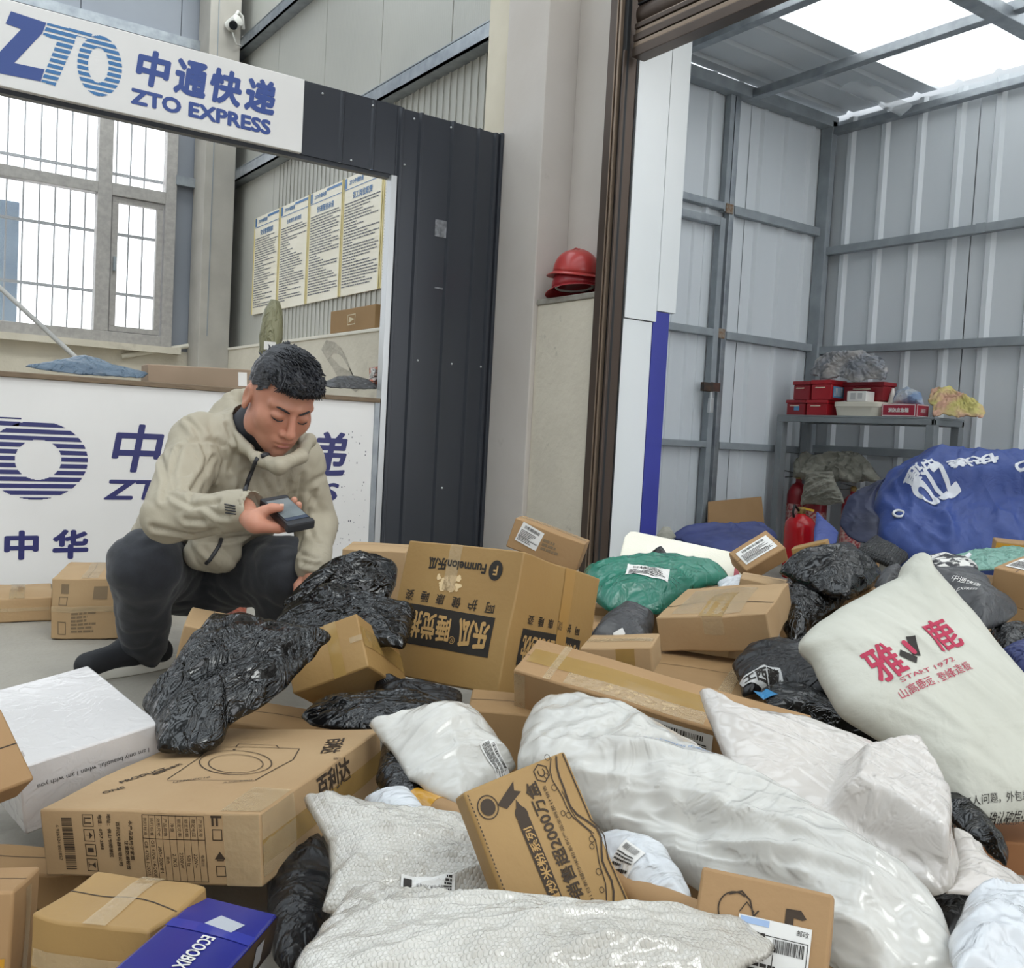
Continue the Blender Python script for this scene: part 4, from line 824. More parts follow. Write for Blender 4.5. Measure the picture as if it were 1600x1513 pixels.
# ================================================================ bags of film and cloth
b = Bag('black_bag', 'large crinkled glossy black plastic bag in front of the crouching man', [(331,976),(380,974),(430,985),(480,992),(520,1002),(490,1044),(450,1084),(401,1124),(355,1147),(352,1170),(340,1182),(312,1195),(283,1191),(243,1188),(236,1150),(220,1116),(252,1078),(286,1035),(300,1012)], [(430,985,1.82),(520,1002,1.77),(300,1190,1.49)], blk2, .05, seed=1, wr=.014, ws=9, ang=.75, aniso=3.2, n=170, rings=40, crisp=1, under=.006); b.o.location += Vector((0, 0, .014))
b = Bag('black_bag', 'black plastic bag lying under the left hand of the man', [(439,945),(470,915),(496,892),(545,876),(591,871),(625,889),(622,915),(612,938),(560,940),(500,935),(460,955)], [(590,875,2.42),(620,930,2.28),(450,950,2.16)], blk, .05, seed=2, wr=.014, ws=8, ang=.5, aniso=3, n=140, rings=32)
b = Bag('black_bag', 'glossy black bag between the tipped carton and the pillow carton', [(427,978),(444,952),(496,925),(559,921),(602,940),(650,957),(640,985),(628,1015),(570,1010),(520,1000),(470,1000)], [(500,925,2.16),(640,960,2.06),(450,985,2.02)], blk, .045, seed=3, wr=.013, ws=9, ang=.3, aniso=3, n=140, rings=32, under=.006, lumps=[(515, 945, .06, .02)])
b = Bag('black_bag', 'flat black bag under the tipped carton', [(469,1119),(490,1099),(574,1090),(660,1084),(704,1108),(690,1125),(609,1140),(540,1142),(490,1135)], [(490,1099,1.78),(690,1095,1.78),(560,1140,1.66)], blk, .03, seed=4, wr=.007, ws=13, ang=.1)
b = Bag('black_bag', 'dark bag in the gap right of the cooker carton', [(600,1155),(640,1195),(690,1240),(660,1262),(610,1262),(585,1220)], [(600,1160,1.6),(690,1240,1.45),(600,1262,1.4)], blk, .03, seed=5, wr=.005)
b = Bag('black_bag', 'dark bag in the hollow between the blue box and the bubble wrap', [(415,1335),(500,1300),(530,1380),(500,1480),(450,1530),(425,1500)], [(430,1340,1.32),(530,1380,1.28),(450,1530,1.1)], blk_m, .03, seed=6, wr=.005)  # bag-shaped black fill stands in for the deep shade of this cavity
b = Bag('white_bag', 'small plump white plastic bag behind the snack box', [(574,1136),(600,1131),(660,1130),(695,1126),(704,1113),(736,1108),(758,1130),(785,1165),(808,1198),(792,1212),(750,1240),(720,1262),(684,1247),(636,1218),(612,1180)], [(700,1120,1.62),(800,1200,1.5),(640,1215,1.44)], wht, .045, seed=7, wr=.012, ws=9, ang=.6, aniso=3, n=150, rings=36, lumps=[(690, 1160, .09, .03)], crisp=1); b.label(775, 1190, .05, .03, -40, 3)
b = Bag('white_bag', 'long stuffed white plastic bag stretching to the bottom right', [(830,1116),(862,1100),(888,1098),(925,1105),(1000,1142),(1105,1191),(1255,1276),(1375,1345),(1461,1405),(1487,1439),(1508,1525),(1400,1560),(1305,1510),(1220,1450),(1100,1390),(1040,1355),(960,1312),(895,1250),(850,1228),(812,1205),(814,1150)], [(870,1100,1.60),(1450,1400,1.10),(960,1310,1.28)], wht, .06, .03, seed=8, wr=.017, ws=9, ang=-.62, aniso=6, n=220, rings=60, p=3.4, q=.5, crisp=1, boxes=[([(1010,1170), (1240,1290), (1420,1410), (1360,1500), (1200,1400), (1040,1290), (960,1220)], .02, .05)])
b.print('blue_lettering', T('ZTO EXPRESS 中通快递', 0, 0, 1, w=.10), 1062, 1166, ink_blue, rot=-24)
b = Bag('white_bag', 'crushed small white bag beside the cardboard tube', [(925,1312),(950,1305),(1000,1316),(1040,1335),(1068,1375),(1080,1395),(1076,1425),(1040,1415),(990,1395),(950,1360)], [(960,1320,1.2),(1075,1360,1.15),(1000,1420,1.08)], wht_c, .03, seed=9, wr=.005, ws=16, crisp=1); b.label(975, 1345, .035, .035, -55, 11)
b = Bag('white_bag', 'grey-white bag end between cooker carton and tube', [(570,1254),(600,1242),(640,1236),(660,1262),(640,1280),(590,1276)], [(570,1254,1.36),(640,1236,1.36),(640,1280,1.28)], wht_c, .02, seed=10, wr=.004)
b = Bag('bubble_mailer', 'bubble-wrapped parcel behind, with white sticker and pointed corner', [(474,1247),(530,1258),(600,1268),(680,1274),(735,1282),(780,1330),(812,1390),(790,1430),(700,1430),(560,1432),(500,1420),(512,1370),(508,1320),(492,1280)], [(480,1250,1.30),(750,1290,1.30),(520,1410,1.12)], bub, .045, seed=11, wr=.011, ws=12, n=150, rings=34, crisp=1)
L = b.print('paper_sticker', Rc(-.032, -.011, .032, .011), 668, 1388, paper, rot=6, off=.003, sub=.006); q = b.print('sticker_print', J(T('爱护包裹 人人有责', -.002, .002, 1, w=.032), Rc(.019, -.006, .029, .007), lines_block(-.028, -.009, -.018, .008, 6, 3, dash=.003), T('中', .024, .0005, .009)), 668, 1388, ink, rot=186, off=.0045); q.parent = L
b = Bag('bubble_mailer', 'bubble-wrapped parcel filling the bottom centre of the photo', [(545,1396),(600,1402),(720,1420),(850,1432),(1000,1440),(1120,1446),(1190,1452),(1212,1462),(1205,1490),(1170,1510),(1120,1540),(900,1560),(650,1560),(480,1545),(462,1505),(490,1460),(525,1420)], [(560,1400,1.06),(1200,1465,.96),(500,1513,.93)], bub, .04, seed=12, wr=.012, ws=12, ang=.1, aniso=3, n=170, rings=36, crisp=1)
b = Bag('boxed_mailer', 'pearly white mailer wrapped tightly round a box, right foreground', [(1090,1079),(1120,1098),(1150,1113),(1205,1120),(1255,1124),(1319,1152),(1380,1177),(1424,1195),(1455,1245),(1484,1292),(1499,1349),(1485,1388),(1461,1398),(1420,1375),(1375,1348),(1255,1280),(1150,1216),(1124,1161)], [(1100,1090,1.56),(1420,1195,1.46),(1460,1395,1.22)], wht_w, .03, .03, seed=13, wr=.006, ws=10, ang=-.5, aniso=3, n=170, rings=44, p=4, q=.5, crisp=1, boxes=[([(1322,1226), (1418,1204), (1474,1300), (1470,1376), (1300,1284)], .055, .03)])
b = Bag('white_flap', 'translucent white wrapping tail right of the boxed mailer', [(1488,1294),(1515,1305),(1540,1342),(1605,1382),(1608,1425),(1560,1410),(1525,1398),(1475,1396),(1492,1345)], [(1491,1300,1.40),(1600,1390,1.32),(1480,1394,1.25)], wht_w, .02, seed=14, wr=.006, ws=12, crisp=1)
b = Bag('white_bag', 'crumpled white carrier bag in the bottom right corner', [(1529,1390),(1500,1420),(1487,1439),(1482,1472),(1497,1530),(1640,1545),(1650,1430),(1600,1418),(1560,1408)], [(1530,1400,1.15),(1600,1430,1.13),(1500,1513,.96)], wht_c, .04, seed=15, wr=.014, ws=10, crisp=1)
# --- big printed sack
b = Bag('printed_sack', 'big soiled white sack with red characters leaning at the right', [(1407,885),(1420,872),(1434,866),(1444,887),(1471,922),(1510,964),(1550,1014),(1600,1072),(1650,1130),(1650,1285),(1600,1283),(1536,1287),(1499,1272),(1455,1222),(1412,1172),(1349,1136),(1312,1112),(1286,1070),(1267,1030),(1246,1012),(1250,1001),(1265,985),(1307,956),(1370,922),(1402,906)], [(1434,875,2.02),(1600,1070,1.82),(1450,1200,1.66)], woven, .07, .05, seed=16, wr=.0065, ws=6, ang=-.8, aniso=3.5, n=180, rings=42, p=3.4, q=.5, crisp=1)
red = mat('crimson_print', 'b0294a', .6)
b.print('sack_character', T('雅', 0, 0, 1, w=.062, h=.072, bold=.02), 1382, 1035, red, rot=27); b.print('sack_character', T('鹿', 0, 0, 1, w=.06, h=.07, bold=.02), 1470, 993, red, rot=27)
b.print('sack_emblem', J(Xf(Rc(-.008, -.02, .008, .02), .012, .008, -16), Xf(Rc(-.008, -.016, .008, .016), -.012, -.010, 48)), 1422, 1018, ink, rot=20); b.print('sack_emblem', J(El(0, .010, .0055, .0055), El(0, -.012, .0055, .0055), Rc(-.0055, -.012, .0055, .010)), 1419, 1012, red, rot=36, off=.0025)
b.print('sack_lettering', T('START 1972', 0, 0, 1, w=.125, h=.0085), 1448, 1048, red, rot=27); b.print('sack_lettering', T('山高鹿远 , 登峰造极', 0, 0, 1, w=.165, h=.019), 1462, 1062, red, rot=27)
b.print('sack_lettering', J(T('如有任何人问题，外包装有问题', 0, .012, 1, w=.2), T('请勿拒收，确认破损注意品', 0, -.012, 1, w=.18)), 1560, 1262, ink, rot=8)
# --- right hand heap
b = Bag('black_bag', 'smooth black bag under the printed sack with a blue tag', [(1187,1079),(1202,1071),(1232,1066),(1277,1082),(1319,1116),(1349,1142),(1400,1190),(1380,1185),(1319,1152),(1255,1127),(1200,1110)], [(1232,1066,2.0),(1394,1184,1.75),(1255,1124,1.80)], blk, .03, seed=17, wr=.005, ws=9, ang=-.6); b.print('blue_tag', Rc(-.014, -.018, .014, .018), 1194, 1088, mat('bright_blue_film', '2f7fb0', .3), rot=20, off=.003)
b = Bag('black_bag', 'black bag trailing below the printed sack, right edge', [(1442,1206),(1472,1247),(1500,1270),(1540,1288),(1577,1338),(1572,1358),(1544,1325),(1505,1300),(1470,1262)], [(1442,1206,1.72),(1577,1341,1.50),(1500,1300,1.53)], blk, .03, seed=18, wr=.005)
b = Bag('black_bag', 'crinkled black bag behind the white sack, before the blue tarpaulin', [(1218,895),(1230,882),(1280,871),(1328,864),(1349,877),(1380,902),(1360,918),(1325,937),(1291,932),(1246,911)], [(1328,868,2.8),(1378,900,2.65),(1246,911,2.55)], blk, .07, seed=19, wr=.012, ws=8, crisp=1)
b = Bag('black_bag', 'shiny ribbed black bag left of the white sack', [(1228,906),(1267,927),(1323,937),(1307,955),(1267,982),(1256,1003),(1236,1011),(1223,985),(1222,943)], [(1228,906,2.66),(1323,937,2.56),(1236,1009,2.36)], blk2, .05, seed=20, wr=.008, ws=10, ang=-.4, crisp=1)
b = Bag('green_bag', 'green plastic parcel bag with white label in mid heap', [(910,892),(933,885),(983,880),(1041,878),(1081,880),(1126,894),(1143,903),(1124,913),(1081,923),(1053,946),(1031,961),(1000,958),(973,951),(950,955),(932,943),(915,920)], [(983,880,2.95),(1130,900,2.9),(1000,955,2.6)], grn, .06, seed=21, wr=.016, ws=7, ang=.3, aniso=3, p=3); b.label(1012, 893, .12, .07, -12, 13)
b = Bag('black_bag', 'small black bag tip standing on the green parcel bag', [(999,879),(1026,858),(1033,855),(1041,865),(1051,883),(1025,886)], [(1030,856,3.02),(1050,880,2.98),(1000,879,2.98)], blk, .03, seed=22, wr=.004)
b = Bag('grey_bag', 'matt charcoal bag below the green parcel bag', [(921,998),(938,973),(973,950),(995,955),(1021,967),(1018,988),(1008,1010),(995,1016),(960,1004)], [(973,950,2.5),(1020,970,2.45),(930,995,2.3)], gry, .05, seed=23, wr=.006, ws=10); b.print('white_tag', Rc(-.012, -.008, .012, .008), 967, 992, paper, rot=25)
b = Bag('black_bag', 'black bag with a white printed strip left of the printed sack', [(1145,1040),(1170,1010),(1215,1000),(1255,1008),(1300,1050),(1330,1090),(1270,1085),(1210,1075),(1160,1090)], [(1170,1010,2.18),(1300,1050,2.02),(1165,1085,1.95)], blk_m, .04, seed=24, wr=.006); L = b.print('printed_strip', Rc(-.042, -.018, .042, .018), 1190, 1056, mat('grey_white_film', 'c6c6c4', .4), rot=0, off=.003); q = b.print('strip_lettering', T('工西藏', 0, 0, 1, w=.075, h=.026, bold=.03), 1190, 1056, ink, rot=0, off=.0045); q.parent = L
b = Bag('black_mailer', 'square black bubble mailer before the blue tarpaulin', [(1365,842),(1392,856),(1420,872),(1398,891),(1337,864)], [(1365,842,3.0),(1418,870,2.85),(1337,863,2.85)], mat('black_bubble_film', '1b1b1c', .3, voro=(120, .4)), .025, seed=25, wr=.003, p=6, crisp=0)
b = Bag('grey_bag', 'dark grey mailer with pale lettering above the printed sack', [(1442,892),(1508,889),(1537,906),(1550,937),(1590,956),(1571,976),(1534,987),(1510,951),(1484,924),(1457,906)], [(1500,891,2.35),(1580,956,2.2),(1500,960,2.1)], gry, .04, seed=26, wr=.006, ws=9); b.print('pale_lettering', J(T('中通快递', 0, .012, 1, w=.06), T('ZTO EXPRESS', 0, -.01, 1, w=.06)), 1505, 915, paper, rot=-40)
b = Bag('black_bag', 'soft black bag behind the folded top of the printed sack', [(1365,916),(1375,900),(1400,888),(1415,900),(1400,925),(1375,930)], [(1390,890,2.55),(1410,910,2.5),(1370,925,2.45)], gry, .04, seed=27, wr=.006)
b = Bag('striped_bag', 'black and white patterned bag behind the grey mailer', [(1440,880),(1470,873),(1520,880),(1530,890),(1500,894),(1450,896)], [(1440,882,2.75),(1520,882,2.7),(1480,895,2.6)], mat('black_white_pattern', '26262a', .4, col2='d8d6d0', vscale=45, vsharp=.9), .03, seed=28, wr=.006)
b = Bag('green_bag', 'pale green plastic bag at the right edge before the tarpaulin', [(1470,880),(1513,869),(1560,864),(1610,860),(1615,885),(1576,890),(1524,892)], [(1513,869,3.0),(1600,862,3.0),(1524,892,2.75)], mat('pale_green_film', '6f9a8c', .35, crease=.6), .03, seed=29, wr=.008)
b = Bag('white_shard', 'white plastic strip sticking up beside the pale green bag', [(1482,888),(1500,874),(1515,863),(1519,867),(1508,880),(1495,889)], [(1482,888,2.7),(1515,863,2.72),(1508,880,2.7)], wht_c, .008, seed=30, wr=.002)
b = Bag('black_bag', 'black bag at the right edge behind the printed sack', [(1543,993),(1575,985),(1610,978),(1615,1012),(1575,1022),(1558,1015)], [(1543,993,2.15),(1600,980,2.15),(1575,1020,2.0)], blk, .03, seed=31, wr=.005)
b = Bag('blue_bag', 'navy blue bag at the right edge behind the printed sack', [(1560,1022),(1590,1006),(1612,1000),(1615,1070),(1590,1055)], [(1560,1022,2.0),(1600,1001,2.02),(1600,1064,1.92)], mat('navy_film', '2c3566', .4, crease=.5), .03, seed=32, wr=.004)
b = Bag('orange_bag', 'orange plastic bag on the floor behind the black trouser legs', [(294,958),(330,955),(386,946),(386,982),(350,990),(318,983)], [(300,958,3.12),(384,950,3.12),(350,985,2.98)], mat('orange_film', 'a8543a', .35, crease=.9, cscale=9), .05, seed=33, wr=.008)
b = Bag('black_bag', 'black bag in the dark gap below the pillow carton', [(590,1062),(640,1070),(720,1085),(725,1120),(690,1130),(620,1100),(585,1085)], [(600,1065,1.95),(720,1085,1.92),(640,1115,1.85)], blk_m, .03, seed=71, wr=.008)
b = Bag('black_bag', 'black bag between the sunken-lid carton and the printed sack', [(1205,1010),(1240,1000),(1290,1020),(1310,1055),(1260,1050),(1215,1040)], [(1215,1012,2.42),(1300,1030,2.36),(1250,1050,2.28)], blk, .04, seed=72, wr=.008)  # dark filler added so the pale floor stays hidden here
b = Bag('black_bag', 'black bag in the gap under the pearly mailer, bottom right', [(1430,1370),(1500,1385),(1545,1410),(1530,1460),(1480,1480),(1440,1430)], [(1440,1375,1.42),(1540,1410,1.40),(1480,1475,1.24)], blk_m, .03, seed=73, wr=.006)  # added dark filler, keeps this gap from showing pale floor
b = Bag('white_bag', 'sliver of white film between green bag and sunken-lid carton', [(1120,912),(1150,903),(1180,908),(1185,922),(1150,926),(1125,922)], [(1122,912,2.78),(1182,910,2.78),(1150,926,2.7)], wht_c, .02, seed=74, wr=.006)
# --- foam lid
def slab(name, label, cat, px, pl, m, thick):
    A, B, C = (at(*t) for t in pl); nrm = (B-A).cross(C-A).normalized()
    if nrm.dot(CAM-A) < 0: nrm = -nrm
    P = []
    for t in px: d = ray(*t); P.append(CAM+d*((A-CAM).dot(nrm)/d.dot(nrm)))
    o = sum(P, Vector())/len(P); n = len(P); mb = MB().add([p-o for p in P]+[p-o-nrm*thick for p in P], [tuple(range(n)), tuple(range(2*n-1, n-1, -1))]+[(i, n+i, n+(i+1) % n, (i+1) % n) for i in range(n)])
    t = mb.build(name, m, bevel=thick*.12); t.location = o; return tag(t, label, cat), nrm, o, P
foam = mat('polystyrene', 'ebe7d8', .7, bump=.15, bscale=180, col2='e2ddcc', vscale=4)
f, nf, of, Pf = slab('foam_lid', 'cream polystyrene box lid lying behind the green parcel bag', 'foam lid', [(964,886),(976,838),(984,830),(992,830),(1148,863),(1160,872),(1168,900),(1160,912),(1100,905),(1020,897)], [(987,832,3.3),(1155,868,3.2),(970,890,3.1)], foam, .05)
q = slab('red_stripe', None, None, [(1149,878),(1157,880),(1154,905),(1146,903)], [(987,832,3.295),(1155,868,3.195),(970,890,3.095)], mat('red_tape', 'a8323f', .35), .002)[0]; q.parent = f; q.location = q.location-f.location

# ================================================================ things about the room
def dY(x, y, Yv): d = ray(x, y); return (Yv-CAM.y)/d.y
def dX(x, y, Xv): d = ray(x, y); return (Xv-CAM.x)/d.x
def dZ(x, y, Zv): d = ray(x, y); return (Zv-CAM.z)/d.z
hat_m = mat('red_hard_hat', 'b5403c', .28, col2='a83a37', vscale=6, stain=('8f4a44', 9, .68)); hat_d = mat('dark_red_hat', '96262c', .3, col2='8a2328', vscale=6)
def helmet(name, label, m, loc, eu, s=1.0):
    t = thing(name, label, 'helmet', loc, eu, group='hard hats on the ledge')
    mb = MB(); nu, nvv = 32, 14; vs = []; fs = []
    for j in range(nvv+1):
        ph = math.pi/2*j/nvv; r = math.cos(ph)**.8 if j < nvv else 0; z = math.sin(ph)**.9
        for i in range(nu):
            th = 2*math.pi*i/nu; rid = 1+.04*math.exp(-((math.sin(th))*r*6)**2)*(j/nvv)
            vs.append((.128*s*r*math.cos(th)*rid, .105*s*r*math.sin(th), .115*s*z*rid))
    for j in range(nvv):
        for i in range(nu): fs.append((j*nu+i, j*nu+(i+1) % nu, (j+1)*nu+(i+1) % nu, (j+1)*nu+i))
    mb.add(vs, fs); o = mb.build('shell', m, t, smooth=3.2); so = o.modifiers.new('wall', 'SOLIDIFY'); so.thickness = .003; so.offset = -1
    vs = []; fs = []
    for i in range(nu):
        th = 2*math.pi*i/nu; k = .012+.040*max(0, math.cos(th))**3; d = Vector((.128*math.cos(th), .105*math.sin(th), 0))*s; e = d+Vector((math.cos(th), math.sin(th)*.9, 0))*k*s; e.z = -.010*s-.012*s*max(0, math.cos(th))**2
        vs += [d, e, e-Vector((0, 0, .003)), d-Vector((0, 0, .003))]
    for i in range(nu):
        a, b = i*4, ((i+1) % nu)*4
        for q in range(4): fs.append((a+q, b+q, b+(q+1) % 4, a+(q+1) % 4))
    MB().add(vs, fs).build('brim', m, t, smooth=.8)
    for q in (-.02, 0, .02): MB().tube([(.06*s*math.cos(a_)*1.35, q*s*1.0, .121*s*math.sin(a_)) for a_ in (.9, 1.2, 1.57, 1.9, 2.2)], .0025, 6).build('shell_rib', m, t, smooth=3.2)
    MB().tube([(.10*s*math.cos(a_), .088*s*math.sin(a_), .004) for a_ in np.linspace(0, 2*math.pi, 20)], .006, 6, cap=False).build('headband', mat('white_strap', 'd2cfc8', .6), t, smooth=3.2)
    return t
hp_ = onp(893, 456, 0, 2.775); helmet('hard_hat', 'dark red hard hat at the bottom, resting on the ledge', hat_d, (2.733, 3.515, 1.388), (.04, .10, math.radians(98)), .90)
helmet('hard_hat', 'faded red hard hat stacked on top of the other', hat_m, (2.733, 3.51, 1.450), (.0, -.12, math.radians(92)), .94)
# --- camera on the girt
p = onp(366, 36, 0, 2.62); t = thing('security_camera', 'small white security camera on the upper girt by the corner column', 'camera', p)
MB().lathe([(.0, -.07), (.045, -.065), (.05, -.02), (.05, .05), (.035, .06)], n=18).build('camera_housing', mat('white_plastic', 'd9d7d0', .4), t, smooth=.8, rot=(1.2, .3, .3)); MB().lathe([(.036, .0), (.036, .012)], n=16).build('lens', mat('black_lens', '101114', .15), t, loc=(-.03, -.06, -.045), rot=(1.9, -.4, 0))
MB().tube([(0, 0, .04), (.03, .0, .10), (.07, .02, .08), (.085, .02, -.02)], .016, 8).build('bracket', MATS['white_plastic'], t, smooth=3.2)
MB().tube([(-.01, 0, -.08), (.03, .02, -.16), (.09, .05, -.15), (.12, .08, -.10), (.09, .05, -.07)], .007, 6).build('cable', MATS['white_plastic'], t, smooth=3.2)
# --- on the counter
b = Bag('blue_bag', 'dark blue plastic bag lying flat on the counter', [(38,578),(80,570),(131,560),(160,568),(186,579),(232,588),(225,596),(190,594),(120,590),(70,584)], [(45,580,dY(45,580,4.16)),(225,594,dY(225,594,4.14)),(131,560,dY(131,560,4.34))], mat('slate_blue_film', '56697a', .35, col2='46586a', vscale=6, crease=.4), .02, .002, seed=41, wr=.006, cat='plastic bag'); b.o.location.z += .012
k = Carton('flat_carton', 'faded flat carton with a small label on the counter', (1.30, 4.40, .882), (0, -.02, -.06), (.46, .16, .088), mat('faded_cardboard', '9b8672', .8, col2='93806c', vscale=5), .003, 42); k.print('small_label', '-y', Rc(.16, -.03, .20, .03), paper)
def pole(name, label, a, b, r, m, cat='pole'):
    o = MB().tube([Vector(a)-Vector(a), (Vector(b)-Vector(a))/2, Vector(b)-Vector(a)], r, 10).build(name, m, smooth=.9); o.location = a; return tag(o, label, cat)
pole('grey_pole', 'thin grey pole slanting from the window to the counter', at(122, 562, dY(122, 562, 4.5)), at(-40, 413, dY(-40, 413, 5.2)), .011, mat('grey_paint', 'a5a39e', .5))
pole('white_pipe', 'thin cream pipe along the back wall under the window', at(190, 557, dY(190, 557, 8.585)), at(318, 537, dY(318, 537, 8.585)), .022, mat('cream_paint', 'd8d2c2', .5), 'pipe')
t = thing('wrapped_roll', 'tall olive-wrapped roll with a label standing on the counter by the column', 'roll', (1.66, 4.52, .836))
prof = [(.012, 0), (.030, .02), (.034, .05), (.026, .09), (.030, .13), (.048, .2), (.055, .27), (.052, .35), (.044, .40), (.030, .435), (.024, .45)]
mb = MB(); mb.lathe(prof, n=28); mb.v = [tuple(Vector(v)+nv(Vector(v), 28)*.007) for v in mb.v]; mb.build('wrapping', mat('olive_film', '8d8b6c', .35, col2='7d7b60', vscale=9, crease=.5, cscale=14, stretch=(1, 1, .4)), t, smooth=3.2, rot=(0, .06, 0))
MB().box(-.036, .022, -.058, -.0555, .205, .245).build('roll_label', paper, t)
b = Bag('black_bag', 'flattened dark bag on the right end of the counter', [(500,606),(520,596),(555,594),(588,602),(590,612),(555,612),(515,610)], [(505,608,dY(505,608,4.14)),(600,612,dY(600,612,4.12)),(550,594,dY(550,594,4.3))], gry, .025, .002, seed=43, wr=.006, cat='plastic bag'); b.o.location.z += .012
b = Bag('foil_packet', 'orange and silver foil packet beside the charcoal partition', [(576,575),(594,570),(596,606),(578,606)], [(578,600,dY(578,600,4.2)),(600,600,dY(600,600,4.2)),(590,572,dY(590,572,4.22))], mat('foil', 'b8b4ae', .25, .6, col2='b5552f', vscale=14, vsharp=.8, crease=.6), .03, seed=44, wr=.006, cat='packet')
k = Carton('ledge_carton', 'flat brown carton with an arrow mark on the ledge below the notices', (2.755, 5.86, 1.40), (0, 0, 0), (.07, .68, .15), card_d, .002, 45); k.print('arrow_mark', '-x', J(Fr(-.06, -.035, .06, .035, .006), Pg([(-.04, -.02), (.05, .0), (-.04, .02)])), mat('pale_print', 'cdbf9f', .7), u0=.0)
_o = [(-.34, .10), (-.26, .16), (-.12, .14), (0, .09), (.10, .0), (.22, -.12), (.30, -.18), (.24, -.20), (.10, -.15), (-.04, -.10), (-.14, -.03), (-.24, .03)]; _i = [(x*.5+.0, y*.35+.01) for x, y in _o]; _n = len(_o)
g_ = printed('plaster_scar', (_o+_i, [(q, (q+1) % _n, _n+(q+1) % _n, _n+q) for q in range(_n)]), plane_map((2.70, 5.95, 1.12), (0, -1, 0), (0, 0, 1), .002), mat('grey_mortar', 'bab2a3', .9, bump=.8, bscale=30, col2='a69f91', vscale=12), wr)

# ---------------------------------------------------------------- steel rack in the shed and what stands on it
RX0, RX1, RY0, RY1, RZ = 5.0, 5.30, 3.09, 4.20, .925
rk = thing('steel_rack', 'grey steel work table standing in the shed corner', 'table', (RX0, RY0, 0))
rg = mat('rack_grey_paint', '8a8f92', .5, .2, col2='7c8184', vscale=5)
def rbx(name, x0, x1, y0, y1, z0, z1): return box_obj(name, rg, rk, x0-RX0, x1-RX0, y0-RY0, y1-RY0, z0, z1, bevel=.003)
rbx('table_top', RX0, RX1, RY0, RY1, .912, RZ); rbx('apron', RX0, RX0+.02, RY0, RY1, .88, .912); rbx('apron', RX0, RX1, RY0, RY0+.02, .88, .912); rbx('apron', RX1-.02, RX1, RY0, RY1, .88, .912)
for x in (RX0, RX1-.05):
    for y in (RY0, RY1-.05): rbx('leg', x, x+.05, y, y+.05, 0, .88)
redp = mat('red_plastic', 'b01f2a', .35, col2='a31b26', vscale=6); redd = mat('dark_red_plastic', '8c1d27', .4)
def rackpx(x, xv=5.04): return onp(x, 640, 0, xv).y
def toolbox(label, px0, px1, depx, z0, h, m, blue=False, xv=5.04):
    y1, y0 = rackpx(px0, xv), rackpx(px1, xv); t = thing('tool_box', label, 'box', (xv, (y0+y1)/2, z0), group='red plastic boxes on the steel table'); w = (y1-y0)/2
    box_obj('box_body', m, t, 0, depx, -w, w, 0, h*.78, bevel=.006); box_obj('box_lid', m, t, -.006, depx+.006, -w-.006, w+.006, h*.78, h, bevel=.006)
    MB().tube([(-.008, -w*.4, h*.62), (-.02, -w*.4, h*.6), (-.02, w*.4, h*.6), (-.008, w*.4, h*.62)], .004, 6).build('carry_handle', mat('cream_plastic', 'd8c9b4', .5), t, smooth=3.2)
    if blue:
        mp = plane_map((depx*.5, -w-.0005, h*.42), (1, 0, 0), (0, 0, 1)); printed('blue_label', Rc(-depx*.38, -h*.30, depx*.38, h*.26), mp, mat('pale_blue_label', '5f9ec8', .4), t)
        printed('label_bars', J(*[Rc(-depx*.3+i*depx*.09, -h*.22, -depx*.26+i*depx*.09, h*.2) for i in range(7)]), plane_map((depx*.5, -w-.0012, h*.42), (1, 0, 0), (0, 0, 1)), paper, t)
    return t
t1 = toolbox('red box lower left on the steel table with a blue sticker', 1229, 1257, .14, RZ, .098, redd); t2 = toolbox('red box lower second from left on the steel table', 1260, 1292, .14, RZ, .098, redp)
box_obj('small_sticker', mat('pale_blue_label', '5f9ec8', .4), t1, -.003, -.0005, -.03, .01, .03, .06)
toolbox('dark red box upper left, stacked on the red boxes', 1238, 1263, .14, RZ+.099, .12, redd); toolbox('bright red box upper right with a blue and white label', 1266, 1297, .14, RZ+.099, .125, redp, True)
t = toolbox('wide dark red box behind the small white carton', 1316, 1378, .12, RZ+.10, .115, redd, xv=5.14); rz_ = t
k = box_obj('box_stand', redd, rz_, .0, .12, -.12, .12, -.0995, -.001)
t = thing('white_tub', 'low cream plastic tub on the steel table', 'tub', (5.11, (rackpx(1306)+rackpx(1378))/2+.02, RZ)); w = (rackpx(1306)-rackpx(1378))/2
mb = MB(); ol = [(math.copysign(abs(math.cos(a))**.35, math.cos(a))*.075, math.copysign(abs(math.sin(a))**.35, math.sin(a))*w) for a in np.linspace(0, 2*math.pi, 41)[:-1]]; n = len(ol)
mb.add([(x*s_, y*s_, z) for z, s_ in ((0, .92), (.055, 1), (.058, 1.04), (.085, 1.04), (.088, .98)) for x, y in ol], [tuple(range(n))[::-1], tuple(range(4*n, 5*n))]+[(j*n+i, j*n+(i+1) % n, (j+1)*n+(i+1) % n, (j+1)*n+i) for j in range(4) for i in range(n)]).build('tub_body', mat('cream_plastic2', 'ddd8c8', .45), t, smooth=.7)
k = Carton('white_carton', 'small white carton on top of the cream tub', (5.08, rackpx(1337), RZ+.088+.032), (0, 0, .05), (.09, .13, .062), mat('white_card', 'dedcd8', .5), .0006, 46, cat='box'); k.print('grey_marks', '-x', J(Rc(-.04, -.02, -.005, .02), Rc(.01, -.015, .04, .02)), mat('pale_grey_print', 'b7b7b6', .6))
k = Carton('red_carton', 'flat crimson carton with white lettering on the steel table edge', (5.075, (rackpx(1382)+rackpx(1436))/2, RZ+.037), (0, 0, .02), (.13, rackpx(1382)-rackpx(1436), .072), mat('crimson_card', '9c2338', .45), .0008, 47, cat='box', flap=False)
